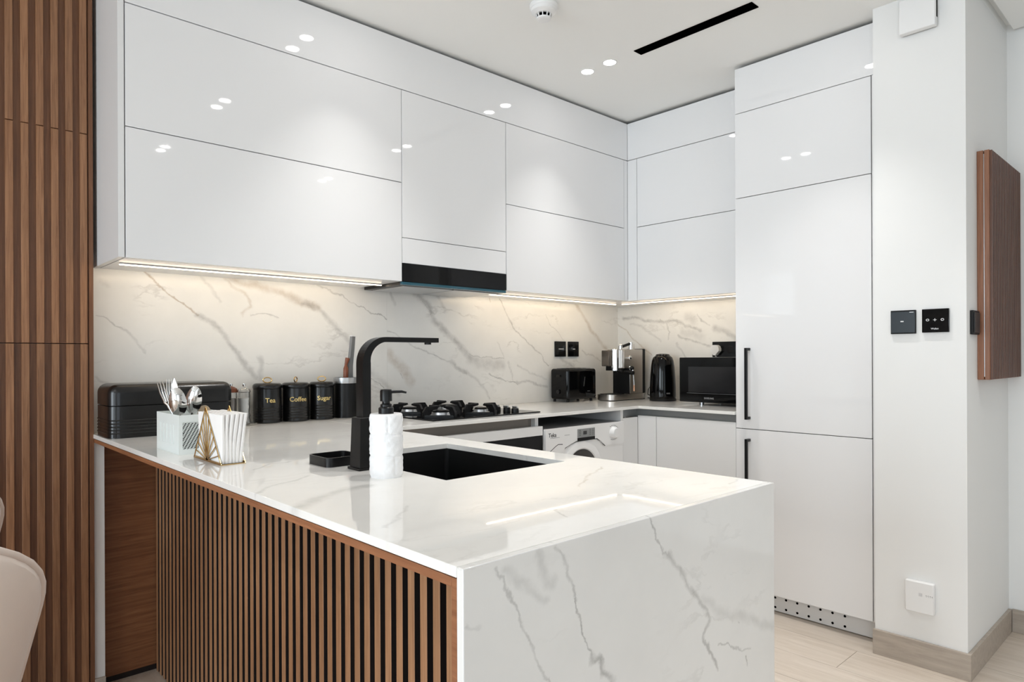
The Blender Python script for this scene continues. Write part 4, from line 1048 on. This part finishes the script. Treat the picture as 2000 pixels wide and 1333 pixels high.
t = thing('microwave', 'black glass microwave partly hidden by the tall fridge unit', 'microwave', (3.29, 1.82, WT))
mx = 3.130
obj('case', MB().box(mx+0.022, 3.402, 1.600, 2.045, WT+0.013, 1.149, 0.004), M_black, t)
dr = obj('door', MB().box(mx, mx+0.0215, 1.600, 2.046, WT+0.015, 1.149, 0.004, 3), M_glassb, t)
obj('window', MB().box(mx-0.0006, mx, 1.690, 1.990, 0.965, 1.100), pbr('microwave_mesh_window', (30, 30, 32), 0.12), dr)
obj('trim_line', MB().box(mx-0.0012, mx, 1.600, 2.000, 0.9590, 0.9604), M_grey, dr)
obj('lettering', MB().text('SAMSUNG', 0.0125, lambda c_: Vector((mx-0.0004-c_.z, 1.868-c_.x, 0.9345+c_.y))), M_alu, dr)
for yy in (1.64, 1.94):
    for xx in (mx+0.05, 3.37): obj('foot', MB().cyl((xx, yy, WT), 0.012, 0.0135, 'z', 16), M_alu, t)

def socket(name, x0, x1, z0, z1, y, label):
    t = thing(name, label, 'socket', ((x0+x1)/2, y, (z0+z1)/2), group='black wall sockets')
    obj('plate', MB().box(x0, x1, y-0.009, y-0.0002, z0, z1, 0.002), M_blackp, t)
    obj('rocker', MB().box(x0+0.012, x1-0.012, y-0.0105, y-0.009, z0+0.012, z1-0.012, 0.001), M_blackp, t)
    return t
s1 = socket('wall_socket', 2.858, 2.950, 1.156, 1.246, 2.716, 'black square switch plate, left of the pair above the toaster')
obj('mark', MB().box(2.884, 2.928, 2.7050, 2.7055, 1.1995, 1.2030), M_wprint, s1)
s2 = socket('wall_socket', 2.972, 3.064, 1.156, 1.246, 2.716, 'black square switch plate, right of the pair above the toaster')
obj('mark', MB().box(3.008, 3.028, 2.7050, 2.7055, 1.1995, 1.2030), M_wprint, s2)
t = thing('wall_socket', 'black double socket above the microwave with a white plug', 'socket', (3.453, 1.96, 1.19), group='black wall sockets')
obj('plate', MB().box(3.443, 3.4528, 1.886, 2.032, 1.150, 1.237, 0.002), M_blackp, t)
obj('outlet', MB().lathe([(0.021, 0.0), (0.021, 0.0012), (0.018, 0.0016)], (3.443, 1.921, 1.192), '-x', 28), M_blackm, t)
obj('outlet', MB().lathe([(0.021, 0.0), (0.021, 0.0012), (0.018, 0.0016)], (3.443, 1.996, 1.192), '-x', 28), M_blackm, t)
t = thing('plug', 'white plug pushed into the double socket above the microwave', 'plug', (3.43, 2.0, 1.19))
m = MB().prism([(1.974, 1.198), (1.980, 1.212), (1.992, 1.218), (2.010, 1.218), (2.022, 1.212), (2.028, 1.198), (2.028, 1.184), (2.016, 1.172), (2.008, 1.160), (1.996, 1.160), (1.986, 1.172), (1.974, 1.184)], 'x', 3.412, 3.4412)
obj('plug_body', m, M_wplast, t)
obj('lead', MB().tube([(3.425, 2.002, 1.165), (3.432, 2.002, 1.150), (3.447, 2.000, 1.13), (3.447, 2.0, 1.0), (3.447, 2.0, 0.905)], 0.003, 8), M_wplast, t)

# ================================================================== DINING CHAIRS
def make_chair(label):
    t = thing('dining_chair', label, 'chair', (0, 0, 0), group='beige velvet dining chairs')
    # local: seat faces -x, back reclines towards +x
    def surf(s, v, off):
        cap = 1 - 0.42*(max(0.0, v-0.66)/0.34)**2.7
        hw = (0.185 + 0.105*v)*cap
        z = 0.43 + 0.468*v - 0.018*abs(s)**2*v
        y = hw*math.sin(s*1.15)/math.sin(1.15)
        x = 0.015 + 0.105*v - 0.130*abs(s*cap)**2.2 + off
        return (x, y, z)
    nS_, nV = 25, 26
    m = MB(); rings = []
    for j in range(nV+1):
        v = j/nV; th_ = 0.024*math.sqrt(max(0.03, 1-max(0, (v-0.90)/0.10)**2))
        ring = [surf(-1+2*i/(nS_-1), v, th_) for i in range(nS_)] + [surf(1-2*i/(nS_-1), v, -th_) for i in range(nS_)]
        rings.append(ring)
    m.loft(rings, True, True)
    obj('backrest', m, M_velvet, t, local=True)
    pts = [surf(-1, 0.02+0.047*i, -0.012) for i in range(21)] + [surf(-1+2*i/24, 0.998, -0.010) for i in range(1, 24)] + [surf(1, 0.96-0.047*i, -0.012) for i in range(21)]
    obj('piping', MB().tube([(p[0], p[1], p[2]+0.003) for p in pts], 0.0068, 10), M_velvet, t, local=True)
    obj('seat', MB().rbox(-0.44, 0.02, -0.235, 0.235, 0.40, 0.48, 0.09, 0.035, 6, True), M_velvet, t, local=True)
    for sx in (-0.36, -0.02):
        for sy in (-0.17, 0.17):
            obj('leg', MB().tube([(sx*1.08-0.01, sy*1.12, 0.0), (sx, sy, 0.405)], [0.010, 0.016], 14), M_black, t, local=True)
    return t
c1 = make_chair('beige velvet dining chair nearest the camera at the left edge')
c1.location = (-0.077, 1.36, 0); c1.rotation_euler = (0, 0, rr_(-98))
c2 = copy_tree(c1); c2.location = (-0.057, 2.115, 0)
c2['label'] = 'beige velvet dining chair farther back, only a sliver at the left edge'
